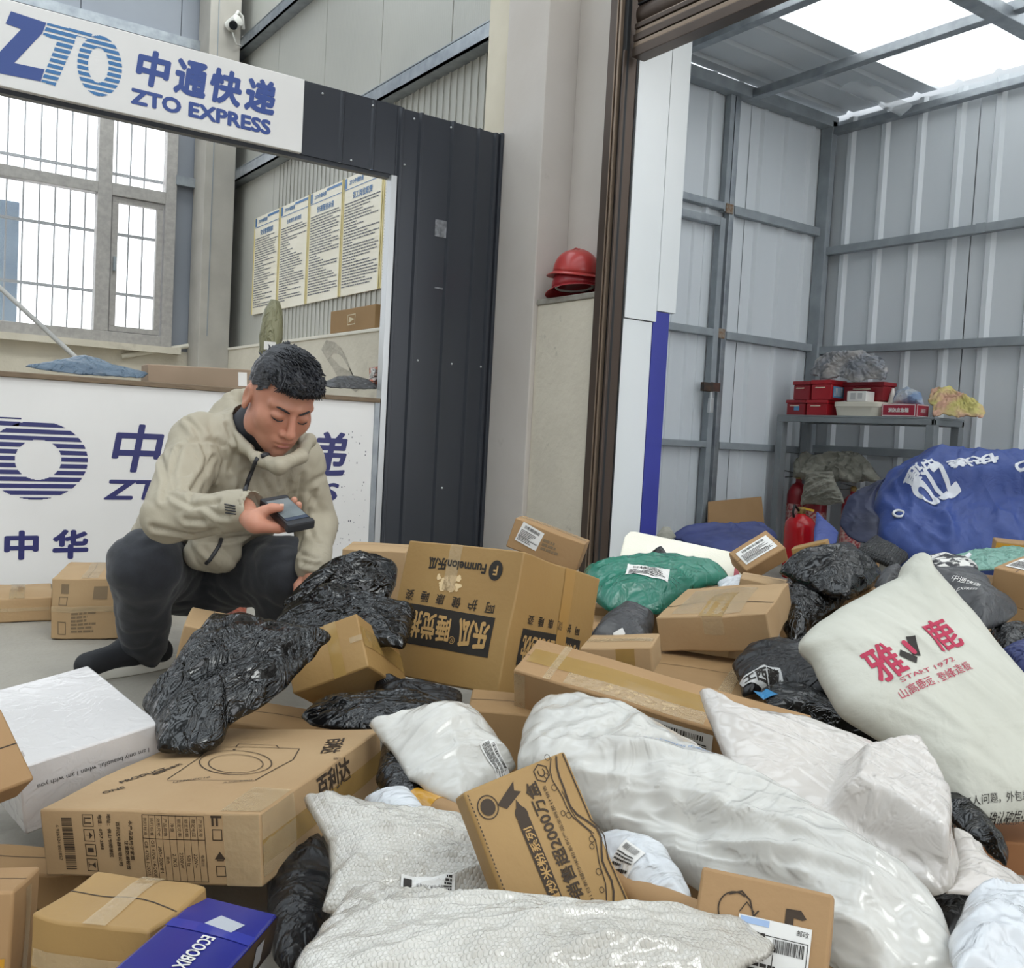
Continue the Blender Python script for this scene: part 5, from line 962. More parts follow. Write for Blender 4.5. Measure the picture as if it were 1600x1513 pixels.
k.print('white_lettering', '-x', T('消防应急箱', 0, 0, 1, w=.13, bold=.03), paper); k.print('white_lettering', '-y', T('消防', 0, 0, 1, w=.05), paper); k.print('white_border', '-x', Fr(-.105, -.034, .105, .034, .004), paper); k.print('white_border', '-y', Fr(-.06, -.034, .06, .034, .004), paper)
cloth = mat('grey_cloth', 'a9a5a2', .85, col2='83878e', vscale=7, vsharp=.6, bump=.1, bscale=90); vest = mat('faded_vest', 'c9a08a', .8, col2='c9c07a', vscale=5, vsharp=.75, bump=.1, bscale=90)
B2 = lambda name, label, px, X0, X1, m, th, sd, wr=.016, ws=16., **k_: Bag(name, label, px, [(px[0][0], px[0][1], dX(*px[0], X0)), (px[1][0], px[1][1], dX(*px[1], X0)), (px[2][0], px[2][1], dX(*px[2], X1))], m, th, seed=sd, wr=wr, ws=ws, **k_)
B2('cloth_bundle', 'crumpled grey and blue cloth heaped on the red boxes', [(1262,594),(1384,600),(1386,566),(1350,556),(1300,555),(1275,567)], 5.04, 5.14, cloth, .03, 48, wr=.04, ws=14., aniso=3, n=150, rings=36, cat='cloth', cen=(1325, 578)).o.location.z += .02
B2('plastic_bag', 'clear grey plastic bag on the steel table behind the crimson carton', [(1395,630),(1445,634),(1440,614),(1418,604),(1400,612)], 5.12, 5.16, mat('clear_grey_film', 'b4b8bc', .3, col2='6f86a6', vscale=10, vsharp=.7), .03, 49, .008)
B2('safety_vest', 'folded pink and yellow safety vests on the right end of the steel table', [(1458,652),(1536,657),(1538,640),(1510,622),(1480,608),(1450,616)], 5.04, 5.13, vest, .03, 50, .03, aniso=3, cat='clothing', cen=(1500, 630)).o.location.z += .012
t = thing('spray_bottle', 'slim white cone-shaped bottle behind the crimson carton', 'bottle', (5.2, rackpx(1393, 5.2), RZ)); MB().lathe([(.028, 0), (.03, .02), (.028, .08), (.018, .13), (.010, .165), (.004, .17)], n=18).build('bottle_body', mat('milky_plastic', 'cfcbc4', .4), t, smooth=.8); MB().lathe([(.009, .165), (.009, .178)], n=12).build('bottle_cap', paper, t)
# fire extinguishers
exr = mat('extinguisher_red', '8f1c26', .3, col2='841a23', vscale=5)
def extinguisher(label, x, y, s, m, group='fire extinguishers under the steel table'):
    t = thing('fire_extinguisher', label, 'fire extinguisher', (x, y, 0), (0, 0, random.Random(label).uniform(-1, 1)), group)
    MB().lathe([(.055*s, 0), (.062*s, .01), (.062*s, .36*s), (.055*s, .39*s), (.036*s, .42*s), (.018*s, .435*s), (.018*s, .455*s)], n=24).build('cylinder', m, t, smooth=.8)
    MB().lathe([(.02*s, .455*s), (.022*s, .475*s), (.012*s, .485*s)], n=12).build('valve', mat('brass', 'a58a55', .35, .8), t, smooth=.8)
    MB().bar((0, 0, .485*s), (-.085*s, 0, .50*s), .016*s, .006*s).bar((0, 0, .47*s), (-.08*s, 0, .462*s), .016*s, .006*s).build('lever', mat('black_plastic2', '1b1b1d', .5), t)
    MB().lathe([(.012*s, 0), (.012*s, .012*s)], n=12).build('gauge', mat('pale_gauge', 'cfcfcb', .3), t, loc=(.02*s, -.02*s, .46*s), rot=(1.2, .5, 0))
    MB().tube([(.02*s, 0, .465*s), (.07*s, .0, .45*s), (.078*s, .0, .36*s), (.072*s, 0, .16*s)], .008*s, 8).build('hose', MATS['black_plastic2'], t, smooth=3.2)
    MB().lathe([(.0625*s, .12*s), (.0628*s, .13*s), (.0628*s, .30*s), (.0625*s, .31*s)], n=24).build('label_band', mat('faded_label_band', 'a8383f', .5, col2='c9a9a2', vscale=60, vsharp=.7), t, smooth=.8)
    return t
q = [onp(1234, 800, 0, 5.08), onp(1275, 810, 0, 5.10), onp(1330, 815, 0, 5.12)]
extinguisher('red fire extinguisher under the steel table, leftmost', 5.15, q[0].y, 1.12, exr); extinguisher('red fire extinguisher under the steel table, middle', 5.10, q[1].y, 1.02, exr); extinguisher('red fire extinguisher under the steel table beside the tarpaulin', 5.12, q[2].y, 1.02, exr)
p = onp(1250, 850, 0, 4.3); p.z = .0
t = thing('fire_extinguisher', 'squat bright red extinguisher in front of the steel table', 'fire extinguisher', (4.30, onp(1250, 830, 0, 4.3).y, 0.0), group='fire extinguishers in the shed')
MB().lathe([(.078, 0), (.085, .015), (.085, .275), (.08, .305), (.06, .33), (.03, .345), (.02, .355)], n=32).build('cylinder', mat('bright_red_enamel', 'b3161f', .15), t, smooth=.8); MB().lathe([(.022, .355), (.024, .38), (.012, .39)], n=14).build('valve', MATS['brass'], t, smooth=.8)
MB().bar((0, 0, .385), (.06, -.03, .373), .03, .012).build('yellow_tag', mat('yellow_plastic', 'd8b23a', .4), t); MB().tube([(-.02, 0, .37), (-.06, 0, .40), (-.07, .0, .36), (-.06, 0, .335)], .007, 8).build('lever', MATS['black_plastic2'], t, smooth=3.2)
sackc = mat('frayed_sackcloth', '97958a', .9, col2='7f7e74', vscale=7, vdet=6, bump=.4, bscale=60)
B2('sackcloth', 'frayed grey sackcloth draped over the extinguishers under the table', [(1236,748),(1385,752),(1340,706),(1295,712),(1262,702),(1240,722)], 5.09, 5.2, sackc, .05, 51, .05, 9., aniso=2, cat='sackcloth', cen=(1300, 735))
B2('sackcloth', 'torn hanging tail of grey sackcloth above the middle extinguisher', [(1250,790),(1320,788),(1300,735),(1260,738)], 4.98, 5.02, sackc, .03, 52, .02, 14., cat='sackcloth')
f2 = slab('cardboard_sheet', 'torn cardboard sheet leaning on the shed wall', 'cardboard', [(1107,784),(1190,776),(1197,842),(1120,848),(1106,838)], [(1107,784,dY(1107,784,4.20)),(1190,776,dY(1190,776,4.20)),(1150,845,dY(1150,845,4.10))], card, .006)[0]
# ---------------------------------------------------------------- tarpaulins
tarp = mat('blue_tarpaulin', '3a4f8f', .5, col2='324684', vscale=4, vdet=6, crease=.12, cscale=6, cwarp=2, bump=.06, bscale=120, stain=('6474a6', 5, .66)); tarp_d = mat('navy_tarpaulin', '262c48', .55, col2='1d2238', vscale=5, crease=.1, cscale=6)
b = Bag('tarpaulin_bale', 'big bale under a blue tarpaulin with white company print, right', [(1454,712),(1422,724),(1384,745),(1369,769),(1361,797),(1371,812),(1371,842),(1386,852),(1420,872),(1450,884),(1520,880),(1620,880),(1700,860),(1700,735),(1600,719),(1544,716),(1487,713)], [(1454,714,4.7),(1600,720,4.55),(1450,880,4.15)], tarp, .10, .25, seed=53, wr=.026, ws=4., ang=1.45, aniso=3, n=180, rings=46, p=5, q=.6, boxes=[([(1450,735), (1700,745), (1700,800), (1560,790), (1440,790), (1400,780)], .09, .12)], cat='tarpaulin', crisp=1)
_p = [vw((x-800)/1500*d_, d_, 0) for x, d_ in ((1400, 4.3), (1690, 4.3), (1690, 4.75), (1400, 4.75))]; _iv = b.mw.inverted()
mb = MB(); mb.add([p+UP*z for z in (0, .40) for p in _p], [(0, 3, 2, 1), (4, 5, 6, 7), (0, 1, 5, 4), (1, 2, 6, 5), (2, 3, 7, 6), (3, 0, 4, 7)]); mb.v = [tuple(_iv @ Vector(v)) for v in mb.v]; mb.build('bale_base', tarp, b.o, bevel=.07, smooth=.9)
wp = mat('white_tarp_print', 'd9dce2', .6)
b.print('company_print', T('ZTO', 0, 0, 1, w=.17, h=.16, bold=.05), 1460, 765, wp, rot=-152, off=.004, sub=.015); b.print('company_print', T('中通', 0, 0, 1, w=.15, h=.07, bold=.03), 1440, 730, wp, rot=-152, off=.004, sub=.015); b.print('company_print', T('快递', 0, 0, 1, w=.22, h=.06, bold=.04), 1520, 722, wp, rot=-178, off=.004, sub=.015); b.print('company_print', T('O', 0, 0, 1, w=.06, h=.05, bold=.05), 1597, 728, wp, rot=0, off=.004, sub=.015)
tor = MB(); R_, r_ = .022, .007
tor.tube([(R_*math.cos(a), R_*math.sin(a), 0) for a in np.linspace(0, 2*math.pi, 25)], r_, 8, cap=False); gm = tor.me('grommet', smooth=3.2)
for x, y in ((1404, 804), (1352, 774)):
    pz = b.map(x, y, 0, .004)(0, 0); mesh_obj('grommet', gm, alum, b.o, loc=pz)
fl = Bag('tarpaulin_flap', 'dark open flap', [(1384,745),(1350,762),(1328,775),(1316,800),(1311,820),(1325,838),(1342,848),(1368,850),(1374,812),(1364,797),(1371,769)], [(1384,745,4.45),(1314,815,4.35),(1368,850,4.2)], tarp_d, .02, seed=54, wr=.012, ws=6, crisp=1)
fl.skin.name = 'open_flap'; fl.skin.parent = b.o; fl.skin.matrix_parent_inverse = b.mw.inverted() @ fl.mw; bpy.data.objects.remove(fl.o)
b = Bag('navy_cloth', 'navy tarpaulin crumpled on the floor by the shed wall', [(1047,840),(1061,832),(1096,828),(1151,836),(1195,824),(1215,840),(1190,862),(1151,866),(1114,860),(1071,848)], [(1060,836,4.3),(1190,828,4.5),(1114,860,4.0)], mat('navy_cloth', '363f70', .6, col2='2b335e', vscale=6), .06, seed=55, wr=.02, ws=7, cat='tarpaulin')
b = Bag('navy_cloth', 'small blue cloth corner right of the squat extinguisher', [(1276,800),(1310,832),(1306,850),(1270,852),(1272,825)], [(1276,802,4.4),(1310,835,4.3),(1272,852,4.2)], mat('mid_blue_cloth', '45538f', .6), .02, seed=56, wr=.006, cat='tarpaulin')
b = Bag('grey_rag', 'grey rag lying against the blue reveal strip', [(1026,838),(1036,826),(1048,828),(1056,840),(1040,846)], [(1026,840,4.1),(1054,840,4.1),(1040,828,4.2)], sackc, .02, seed=57, wr=.008, cat='rag')

# ================================================================ the crouching man
skin = mat('skin', 'c6937a', .48, col2='b97d67', vscale=9, vdet=3, vsharp=.2, bump=.03, bscale=120, spec=.4)
skin.node_tree.nodes['Principled BSDF'].inputs['Subsurface Weight'].default_value = .12
skin.node_tree.nodes['Principled BSDF'].inputs['Subsurface Radius'].default_value = (.012, .005, .003)
hair_m = mat('black_hair', '17171b', .42, col2='22232a', vscale=60, stretch=(1, .2, 1), spec=.5, bump=.3, bscale=200)
jack_m = mat('beige_shell_jacket', 'aba28f', .62, col2='a39a87', vscale=5, bump=.03, bscale=200, crease=.16, cscale=4, cwarp=3, stretch=(1.6, 1.6, .8))
trou_m = mat('black_trousers', '24262c', .75, col2='2b2d34', vscale=40, bump=.05, bscale=150, sheen=.15)
shoe_m = mat('black_knit_shoe', '1b1c20', .7, bump=.1, bscale=220); sole_m = mat('white_rubber_sole', 'd6d3c9', .5)
dark_m = mat('charcoal_trim', '2c2c30', .45)

def npv(v): return np.array(v, np.float32)
def P_rc(a, b, r1, r2, k=.01): return ('c', npv(a), npv(b), r1, r2, k)
def P_el(c, rad, R=None, k=.01, sub=False): return ('s' if sub else 'e', npv(c), npv(rad), np.eye(3, dtype=np.float32) if R is None else np.array(R, np.float32), k)
def P_cut(a, b, r1, r2, k=.004): return ('x', npv(a), npv(b), r1, r2, k)
def sdf(P, prims):
    d = np.full(len(P), 9., np.float32)
    for q in prims:
        if q[0] in 'cx':
            _, a, b, r1, r2, k = q; ab = b-a; t = np.clip((P-a)@ab/max(1e-9, float(ab@ab)), 0, 1); e = np.linalg.norm(P-a-t[:, None]*ab, axis=1)-(r1+(r2-r1)*t)
        else:
            _, c, rad, R, k = q; l = (P-c)@R; k0 = np.linalg.norm(l/rad, axis=1); k1 = np.linalg.norm(l/(rad*rad), axis=1); e = k0*(k0-1)/np.maximum(k1, 1e-6)
        if q[0] in 'sx': e = -e; h = np.clip(.5-.5*(e-d)/(-k), 0, 1) if False else np.clip(.5+.5*(e-d)/k, 0, 1); d = d*(1-h)+e*h+k*h*(1-h)
        else: h = np.clip(.5+.5*(d-e)/k, 0, 1); d = d*(1-h)+e*h-k*h*(1-h)
    return d
def nets(prims, h, name, m, parent=None, pad=.03, disp=None):
    pts = []
    for q in prims:
        if q[0] == 'c': pts += [q[1]-max(q[3], q[4]), q[1]+max(q[3], q[4]), q[2]-max(q[3], q[4]), q[2]+max(q[3], q[4])]
        elif q[0] == 'e': r = q[2].max(); pts += [q[1]-r, q[1]+r]
    lo = np.min(pts, 0)-pad; hi = np.max(pts, 0)+pad; B = 12
    nb = np.ceil((hi-lo)/(h*B)).astype(int); n = nb*B
    vol = np.full(n, 1., np.float32)
    bi = np.stack(np.meshgrid(*[np.arange(x) for x in nb], indexing='ij'), -1).reshape(-1, 3)
    cd = sdf((lo+(bi+.5)*h*B).astype(np.float32), prims); act = bi[np.abs(cd) < h*B*.9+.012]; ins = bi[(cd < 0) & ~(np.abs(cd) < h*B*.9+.012)]
    for b in ins: vol[b[0]*B:(b[0]+1)*B, b[1]*B:(b[1]+1)*B, b[2]*B:(b[2]+1)*B] = -1
    loc = np.stack(np.meshgrid(*[np.arange(B)]*3, indexing='ij'), -1).reshape(-1, 3)
    for i in range(0, len(act), 200):
        A = act[i:i+200]; idx = (A[:, None, :]*B+loc[None]).reshape(-1, 3); v = sdf((lo+idx*h).astype(np.float32), prims)
        vol[idx[:, 0], idx[:, 1], idx[:, 2]] = v
    neg = vol < 0; c = np.zeros(np.array(vol.shape)-1, np.int8)
    for dx in (0, 1):
        for dy in (0, 1):
            for dz in (0, 1): c += neg[dx:n[0]-1+dx, dy:n[1]-1+dy, dz:n[2]-1+dz]
    cells = np.argwhere((c > 0) & (c < 8)); cid = np.full(c.shape, -1, np.int64); cid[cells[:, 0], cells[:, 1], cells[:, 2]] = np.arange(len(cells))
    acc = np.zeros((len(cells), 3)); cnt = np.zeros(len(cells))
    cor = [(x, y, z) for x in (0, 1) for y in (0, 1) for z in (0, 1)]
    val = {k: vol[cells[:, 0]+k[0], cells[:, 1]+k[1], cells[:, 2]+k[2]] for k in cor}
    for a in cor:
        for ax in range(3):
            if a[ax]: continue
            b = tuple(a[i]+(i == ax) for i in range(3)); va, vb = val[a], val[b]; x = (va < 0) != (vb < 0); t = np.where(x, va/np.where(va == vb, 1, va-vb), 0)
            p = np.array(a)[None, :]+t[:, None]*np.eye(3)[ax][None]; acc += np.where(x[:, None], p, 0); cnt += x
    V = lo+(cells+acc/cnt[:, None])*h; F = []
    for ax in range(3):
        s0 = [slice(1, -1)]*3; s1 = [slice(1, -1)]*3; s0[ax] = slice(0, -1); s1[ax] = slice(1, None)
        A, Bv = neg[tuple(s0)], neg[tuple(s1)]; e = np.argwhere(A != Bv); off = np.array([1, 1, 1]); off[ax] = 0; e = e+off
        u, w = (ax+1) % 3, (ax+2) % 3; du = np.eye(3, dtype=int)[u]; dw = np.eye(3, dtype=int)[w]
        q = [e-du-dw, e-dw, e, e-du]; ids = np.stack([cid[x[:, 0], x[:, 1], x[:, 2]] for x in q], 1)
        fl = neg[e[:, 0], e[:, 1], e[:, 2]]; ids[~fl] = ids[~fl][:, ::-1]; F.append(ids)
    F = np.concatenate(F); F = F[(F >= 0).all(1)]
    me = bpy.data.meshes.new(name); me.from_pydata(V.tolist(), [], [f[::-1] for f in F.tolist()]); me.validate(); me.update()
    if disp:
        nr = [v.normal.copy() for v in me.vertices]
        for v, nn in zip(me.vertices, nr): v.co += nn*disp(v.co)
    bm = bmesh.new(); bm.from_mesh(me); bmesh.ops.smooth_vert(bm, verts=bm.verts, factor=.4, use_axis_x=True, use_axis_y=True, use_axis_z=True); bmesh.ops.recalc_face_normals(bm, faces=bm.faces); bm.to_mesh(me); bm.free()
    for p in me.polygons: p.use_smooth = True
    return mesh_obj(name, me, m, parent)
MAN = at(300, 1040, 2.75); MAN.z = 0
man = thing('person', 'crouching man in beige jacket and black trousers looking at a handheld scanner', 'person', (0, 0, 0))
# joints
shR, shL, elR, elL, wrR, wrL = at(310, 694, 2.38), at(462, 722, 2.56), at(262, 808, 2.17), at(492, 818, 2.62), at(380, 797, 2.08), at(488, 888, 2.44)
hpR, hpL, knR, knL, anR, anL = at(272, 885, 2.78), at(335, 890, 2.88), at(226, 884, 2.40), at(448, 892, 2.52), at(224, 1016, 2.64), at(436, 1012, 2.75)
pel, chest, nk = at(292, 868, 2.80), at(368, 745, 2.50), at(392, 680, 2.46)
# head frame
hy, hp, hr = math.radians(36), math.radians(33), math.radians(5)
Fh = RGT*math.sin(hy)-FWD*math.cos(hy); hF = Fh*math.cos(hp)-UP*math.sin(hp); hU = Fh*math.sin(hp)+UP*math.cos(hp); hL = hU.cross(hF)*-1   # his left
hL = hF.cross(hU)*-1
if hL.dot(RGT) < 0: hL = -hL
rot = Matrix.Rotation(-hr, 3, hF); hU = rot @ hU; hL = rot @ hL
if hU.z < .5: hU = -hU
hc = at(437, 625, 2.33)
HR = np.array([[hL.x, hF.x, hU.x], [hL.y, hF.y, hU.y], [hL.z, hF.z, hU.z]])
def hd(x, y, z): return hc+hL*x+hF*y+hU*z
# scanner frame
SCc = Vector((.780, 1.963, .506)); SCe = Euler((.373, -.161, .113)); SM = Matrix.Translation(SCc) @ SCe.to_matrix().to_4x4()
def sc(x, y, z): return SM @ Vector((x, y, z))
B_ = []
# skull, jaw, cheeks, brow
B_ += [P_el(hd(0, -.008, .032), (.0755, .094, .093), HR), P_el(hd(0, .03, -.035), (.064, .066, .075), HR, .025), P_el(hd(0, .052, -.075), (.042, .042, .038), HR, .02), P_rc(hd(0, .074, -.10), hd(0, .07, -.095), .018, .02, .02)]
for s in (-1, 1):
    B_ += [P_el(hd(s*.043, .05, -.022), (.026, .030, .030), HR, .015), P_rc(hd(s*.012, .086, .028), hd(s*.048, .066, .026), .009, .009, .012), P_el(hd(s*.055, .01, -.065), (.014, .03, .028), HR, .02)]
    B_ += [P_el(hd(s*.031, .098, .006), (.019, .013, .011), HR, .012, True), P_el(hd(s*.031, .0785, .004), (.018, .0125, .0115), HR, .004)]
B_ += [P_rc(hd(0, .088, .016), hd(0, .112, -.026), .0075, .0105, .008), P_el(hd(0, .111, -.031), (.012, .012, .010), HR, .006)]
for s in (-1, 1): B_ += [P_el(hd(s*.0125, .0985, -.035), (.0085, .011, .008), HR, .005), P_el(hd(s*.007, .107, -.0425), (.0035, .005, .004), HR, .003, True)]
B_ += [P_el(hd(0, .085, -.058), (.026, .018, .016), HR, .012), P_el(hd(0, .0965, -.0565), (.020, .0085, .0055), HR, .005), P_el(hd(0, .0945, -.0695), (.017, .009, .0065), HR, .005), P_cut(hd(-.022, .096, -.0645), hd(0, .106, -.063), .0016, .0016, .003), P_cut(hd(.022, .096, -.0645), hd(0, .106, -.063), .0016, .0016, .003), P_cut(hd(-.012, .098, -.083), hd(.012, .098, -.083), .005, .005, .008)]
for s in (-1, 1): B_ += [P_el(hd(s*.0765, -.012, -.006), (.008, .019, .031), HR, .006), P_el(hd(s*.0835, -.008, -.004), (.006, .010, .018), HR, .005, True), P_el(hd(s*.079, -.004, -.03), (.007, .008, .010), HR, .004)]
B_ += [P_rc(hd(0, -.02, -.05), nk, .052, .058, .02), P_rc(nk, chest, .06, .10, .03), P_rc(chest, pel, .10, .10, .03), P_rc(shR, shL, .05, .05, .03)]
for a, b, c in ((shR, elR, wrR), (shL, elL, wrL)): B_ += [P_rc(a, b, .045, .036, .02), P_rc(b, c, .036, .025, .015)]
for a, b, c in ((hpR, knR, anR), (hpL, knL, anL)): B_ += [P_rc(a, b, .075, .05, .02), P_rc(b, c, .048, .033, .02)]
# right hand under and round the scanner, thumb on its edge
pal = sc(-.058, .004, -.016)
B_ += [P_rc(wrR, sc(-.074, .004, -.010), .025, .022, .012)]
for y, z in ((.030, -.020), (.012, -.024), (-.006, -.024), (-.022, -.021)): B_.append(P_rc(sc(-.074, y*.5+.002, -.012), sc(-.030, y, z), .014, .0105, .01))
for y, pts in ((.030, [(-.030, .030, -.021), (.006, .036, -.021), (.034, .040, -.014), (.040, .042, .004)]), (.012, [(-.030, .012, -.024), (.008, .016, -.024), (.036, .020, -.016), (.0405, .022, .002)]), (-.006, [(-.030, -.006, -.024), (.006, -.006, -.024), (.028, -.004, -.022)]), (-.022, [(-.030, -.022, -.021), (.0, -.026, -.022), (.018, -.026, -.021)])):
    for i in range(len(pts)-1): B_.append(P_rc(sc(*pts[i]), sc(*pts[i+1]), .0095-.0007*i, .0088-.0007*i, .003))
tp = [(-.070, .012, .0), (-.052, .008, .010), (-.036, .002, .018), (-.0215, -.006, .0195)]
for i in range(3): B_.append(P_rc(sc(*tp[i]), sc(*tp[i+1]), (.0145, .0112, .0100)[i], (.0115, .0102, .0088)[i], .006))
# left hand resting on the black bag
dl = (at(492, 925, 2.40)-wrL).normalized(); sd = RGT*.9-FWD*.3; kn = wrL+dl*.075
B_.append(P_rc(wrL, wrL+dl*.045, .024, .026, .01))
for i, o_ in enumerate((-.027, -.009, .009, .026)):
    k0 = kn+sd*o_; L_ = (.036, .042, .039, .030)[i]; B_ += [P_rc(wrL+dl*.035+sd*o_*.5, k0, .014, .0105, .008), P_rc(k0, k0+dl*L_*.8-FWD*.010, .0092, .0084, .003), P_rc(k0+dl*L_*.8-FWD*.010, k0+dl*L_*1.5-FWD*.002, .0084, .0072, .003)]
B_ += [P_rc(wrL+dl*.02-sd*.02, wrL+dl*.055-sd*.048-FWD*.01, .012, .010, .006), P_rc(wrL+dl*.055-sd*.048-FWD*.01, wrL+dl*.085-sd*.055-FWD*.015, .010, .008, .004)]
body = nets(B_, .0032, 'body', skin, man)
# lips, brows, lashes, nails
lip = mat('lip', 'a5665a', .4)
for z, rx, rz in ((-.0565, .0185, .0048), (-.0695, .016, .0058)):
    nets([P_el(hd(0, .0975, z), (rx, .0085, rz), HR)], .0016, 'lip', lip, man)
for s in (-1, 1):
    MB().tube([hd(s*x, y, z) for x, y, z in ((.013, .0940, .020), (.024, .0925, .0245), (.038, .0835, .0265), (.050, .069, .023))], [.0018, .0026, .0025, .001], 8).build('eyebrow', hair_m, man, smooth=3.2)
    MB().tube([hd(s*x, y, z) for x, y, z in ((.0155, .0862, -.0015), (.024, .0905, -.0055), (.033, .0905, -.006), (.042, .0855, -.0035), (.048, .079, .0)) ], [.0006, .0014, .0015, .0014, .0007], 6).build('eyelash_line', hair_m, man, smooth=3.2)
n_ = sc(-.0205, -.0065, .0262); nx, ny, nz = (SM.to_3x3() @ Vector(v) for v in ((.9, -.5, .05), (.5, .9, 0), (0, 0, 1)))
MB().obox(n_+nx*.002, nx, ny, nz, .0045, .0042, .0016).build('thumbnail', mat('nail', 'd3a48c', .3), man, bevel=.001)
# hair: cropped sides, longer brushed top with tufts
H_ = [P_el(hd(0, -.010, .036), (.0785, .097, .096), HR), P_el(hd(0, .012, .082), (.067, .084, .052), HR, .02)]
hr_o = nets(H_, .004, 'hair', hair_m, man, disp=lambda p: .0035*n3(p, 60)+.002*n3(p, 140))
bm = bmesh.new(); bm.from_mesh(hr_o.data); HI = Matrix([list(hL), list(hF), list(hU)])
def hl(p): return HI @ (p-hc)
dl_ = []
for v in bm.verts:
    q = hl(v.co); lim = .034+.40*q.y+.010*n3(v.co, 45)
    if q.y > .05: lim = .066+.004*n3(v.co, 80)
    if abs(q.x) > .05 and .015 < q.y <= .05: lim = .020+.9*(q.y-.015)
    if q.z < lim: dl_.append(v)
bmesh.ops.delete(bm, geom=dl_, context='VERTS'); bm.to_mesh(hr_o.data); bm.free()
rnd = random.Random(5); mb = MB()
for _ in range(900):
    th = rnd.uniform(0, 2*math.pi); ph = rnd.uniform(0, 1.25); dv = Vector((math.sin(ph)*math.cos(th)*.076, math.sin(ph)*math.sin(th)*.093, math.cos(ph)*.098))
    p0 = hd(dv.x, dv.y+.004, dv.z+.038); nrm = (hL*dv.x+hF*dv.y+hU*dv.z).normalized(); q = hl(p0)
    if q.y > .085 or q.z < .07: continue
    dr = (nrm*.45+hF*(.95 if q.y > -.05 else -.4)+hL*(.25+rnd.uniform(-.25, .25))+hU*rnd.uniform(0, .15)).normalized(); ln = rnd.uniform(.012, .026)
    mb.tube([p0-nrm*.004, p0+dr*ln*.5+nrm*.002, p0+dr*ln-UP*ln*.1], [.0032, .0024, .0004], 5)
for _ in range(160):   # fringe combed forward over the hairline
    x = rnd.uniform(-.056, .056); p0 = hd(x, .074-6*x*x, .098+rnd.uniform(-.014, .014)); p1 = hd(x+rnd.uniform(-.012, .012), .094-7*x*x, .080); p2 = hd(x+rnd.uniform(-.018, .018), .098-7*x*x, .062+rnd.uniform(0, .010)); mb.tube([p0, p1, p2], [.0034, .0028, .0006], 5)
mb.build('hair_tufts', hair_m, man, smooth=3.2)
# jacket
def wrk(p):
    w = nv(p, 4)*.6; rr_ = p.dot(RGT); ff_ = p.dot(FWD); a = Vector((rr_*12+p.z*7+w.x, ff_*5+w.y, p.z*4.5-rr_*2.5+w.z)); r = 0
    for k, s_ in ((1, .8), (.35, 1.7)): r += k*max(0, 1-3.6*abs(noise.noise(a*s_)))**1.2
    return .007*(r-.35)
cR = elR.lerp(wrR, 1.10)
J_ = [P_rc(pel+UP*.02, chest, .145, .135, .05), P_rc(hpR+UP*.06, shR.lerp(chest, .3), .115, .092, .05), P_rc(hpL+UP*.06, shL.lerp(chest, .3), .115, .092, .05), P_rc(chest, nk, .12, .085, .05), P_rc(shR, shL, .070, .070, .04),
      P_rc(shR, elR, .070, .058, .025), P_rc(elR, cR, .056, .042, .010), P_rc(shL, elL, .070, .058, .025), P_rc(elL, wrL.lerp(elL, .05), .06, .046, .012), P_rc(at(318, 862, 2.46), at(345, 868, 2.5), .05, .05, .05)]
col = [at(366, 622, 2.52), at(364, 655, 2.44), at(378, 692, 2.35), at(406, 715, 2.285), at(436, 730, 2.255), at(466, 714, 2.32), at(480, 690, 2.44), at(450, 655, 2.57), at(402, 620, 2.60), at(366, 622, 2.52)]
for a, b in zip(col, col[1:]): J_.append(P_rc(a, b, .018, .018, .018))
J_ += [P_rc(at(352, 655, 2.52), at(395, 640, 2.6), .045, .045, .04)]
J_ += [P_cut(hd(0, .015, -.05), nk+UP*.02, .080, .060, .01), P_cut(hd(0, .075, -.095), hd(0, -.02, .03), .050, .085, .008), P_cut(elR.lerp(wrR, 1.10), elR.lerp(wrR, 1.45), .034, .05, .004)]
jk = nets(J_, .0052, 'jacket', jack_m, man, disp=wrk)
FOLDS = [[(332,715),(299,768),(293,791)], [(305,669),(324,715),(320,745)], [(240,824),(301,837),(355,824)], [(258,768),(301,791),(355,784)], [(252,715),(262,753),(255,791)], [(355,665),(370,699),(355,745)], [(454,735),(447,772)], [(472,742),(466,784),(474,830)], [(492,768),(477,807),(492,845)], [(470,866),(500,876)], [(474,880),(502,886)], [(309,845),(355,843),(395,836)], [(292,655),(310,672),(326,712)], [(280,700),(268,740),(272,775)], [(320,790),(340,805),(362,806)], [(290,812),(330,815)], [(410,745),(425,775),(415,800)], [(340,690),(350,720),(335,760)], [(380,740),(372,770)], [(318,855),(330,868)], [(432,745),(436,765)], [(485,835),(500,850)], [(300,690),(330,688),(355,700)]]
_bv = BVHTree.FromObject(jk, bpy.context.evaluated_depsgraph_get()); SEG = []
for fi, pl in enumerate(FOLDS):
    pts = []
    for i in range(len(pl)-1):
        for t in (0, .25, .5, .75): h = _bv.ray_cast(CAM, ray(pl[i][0]+(pl[i+1][0]-pl[i][0])*t, pl[i][1]+(pl[i+1][1]-pl[i][1])*t).normalized()); pts += [h[0]] if h[0] is not None else []
    SEG += [(np.array(a), np.array(b), np.array((b-a).normalized().cross((CAM-a).normalized()))) for a, b in zip(pts, pts[1:]) if 1e-4 < (b-a).length < .06]
_n = len(jk.data.vertices); _c = np.empty(_n*3); jk.data.vertices.foreach_get('co', _c); _c = _c.reshape(-1, 3); _nn = np.empty(_n*3); jk.data.vertices.foreach_get('normal', _nn); _nn = _nn.reshape(-1, 3)
best = np.full(_n, 9.); sgn = np.ones(_n)
for a, b, sd_ in SEG:
    ab = b-a; t = np.clip((_c-a)@ab/(ab@ab), 0, 1); dv = _c-a-t[:, None]*ab; d_ = np.linalg.norm(dv, axis=1); m_ = d_ < best; best[m_] = d_[m_]; sgn[m_] = np.sign(dv[m_]@sd_)
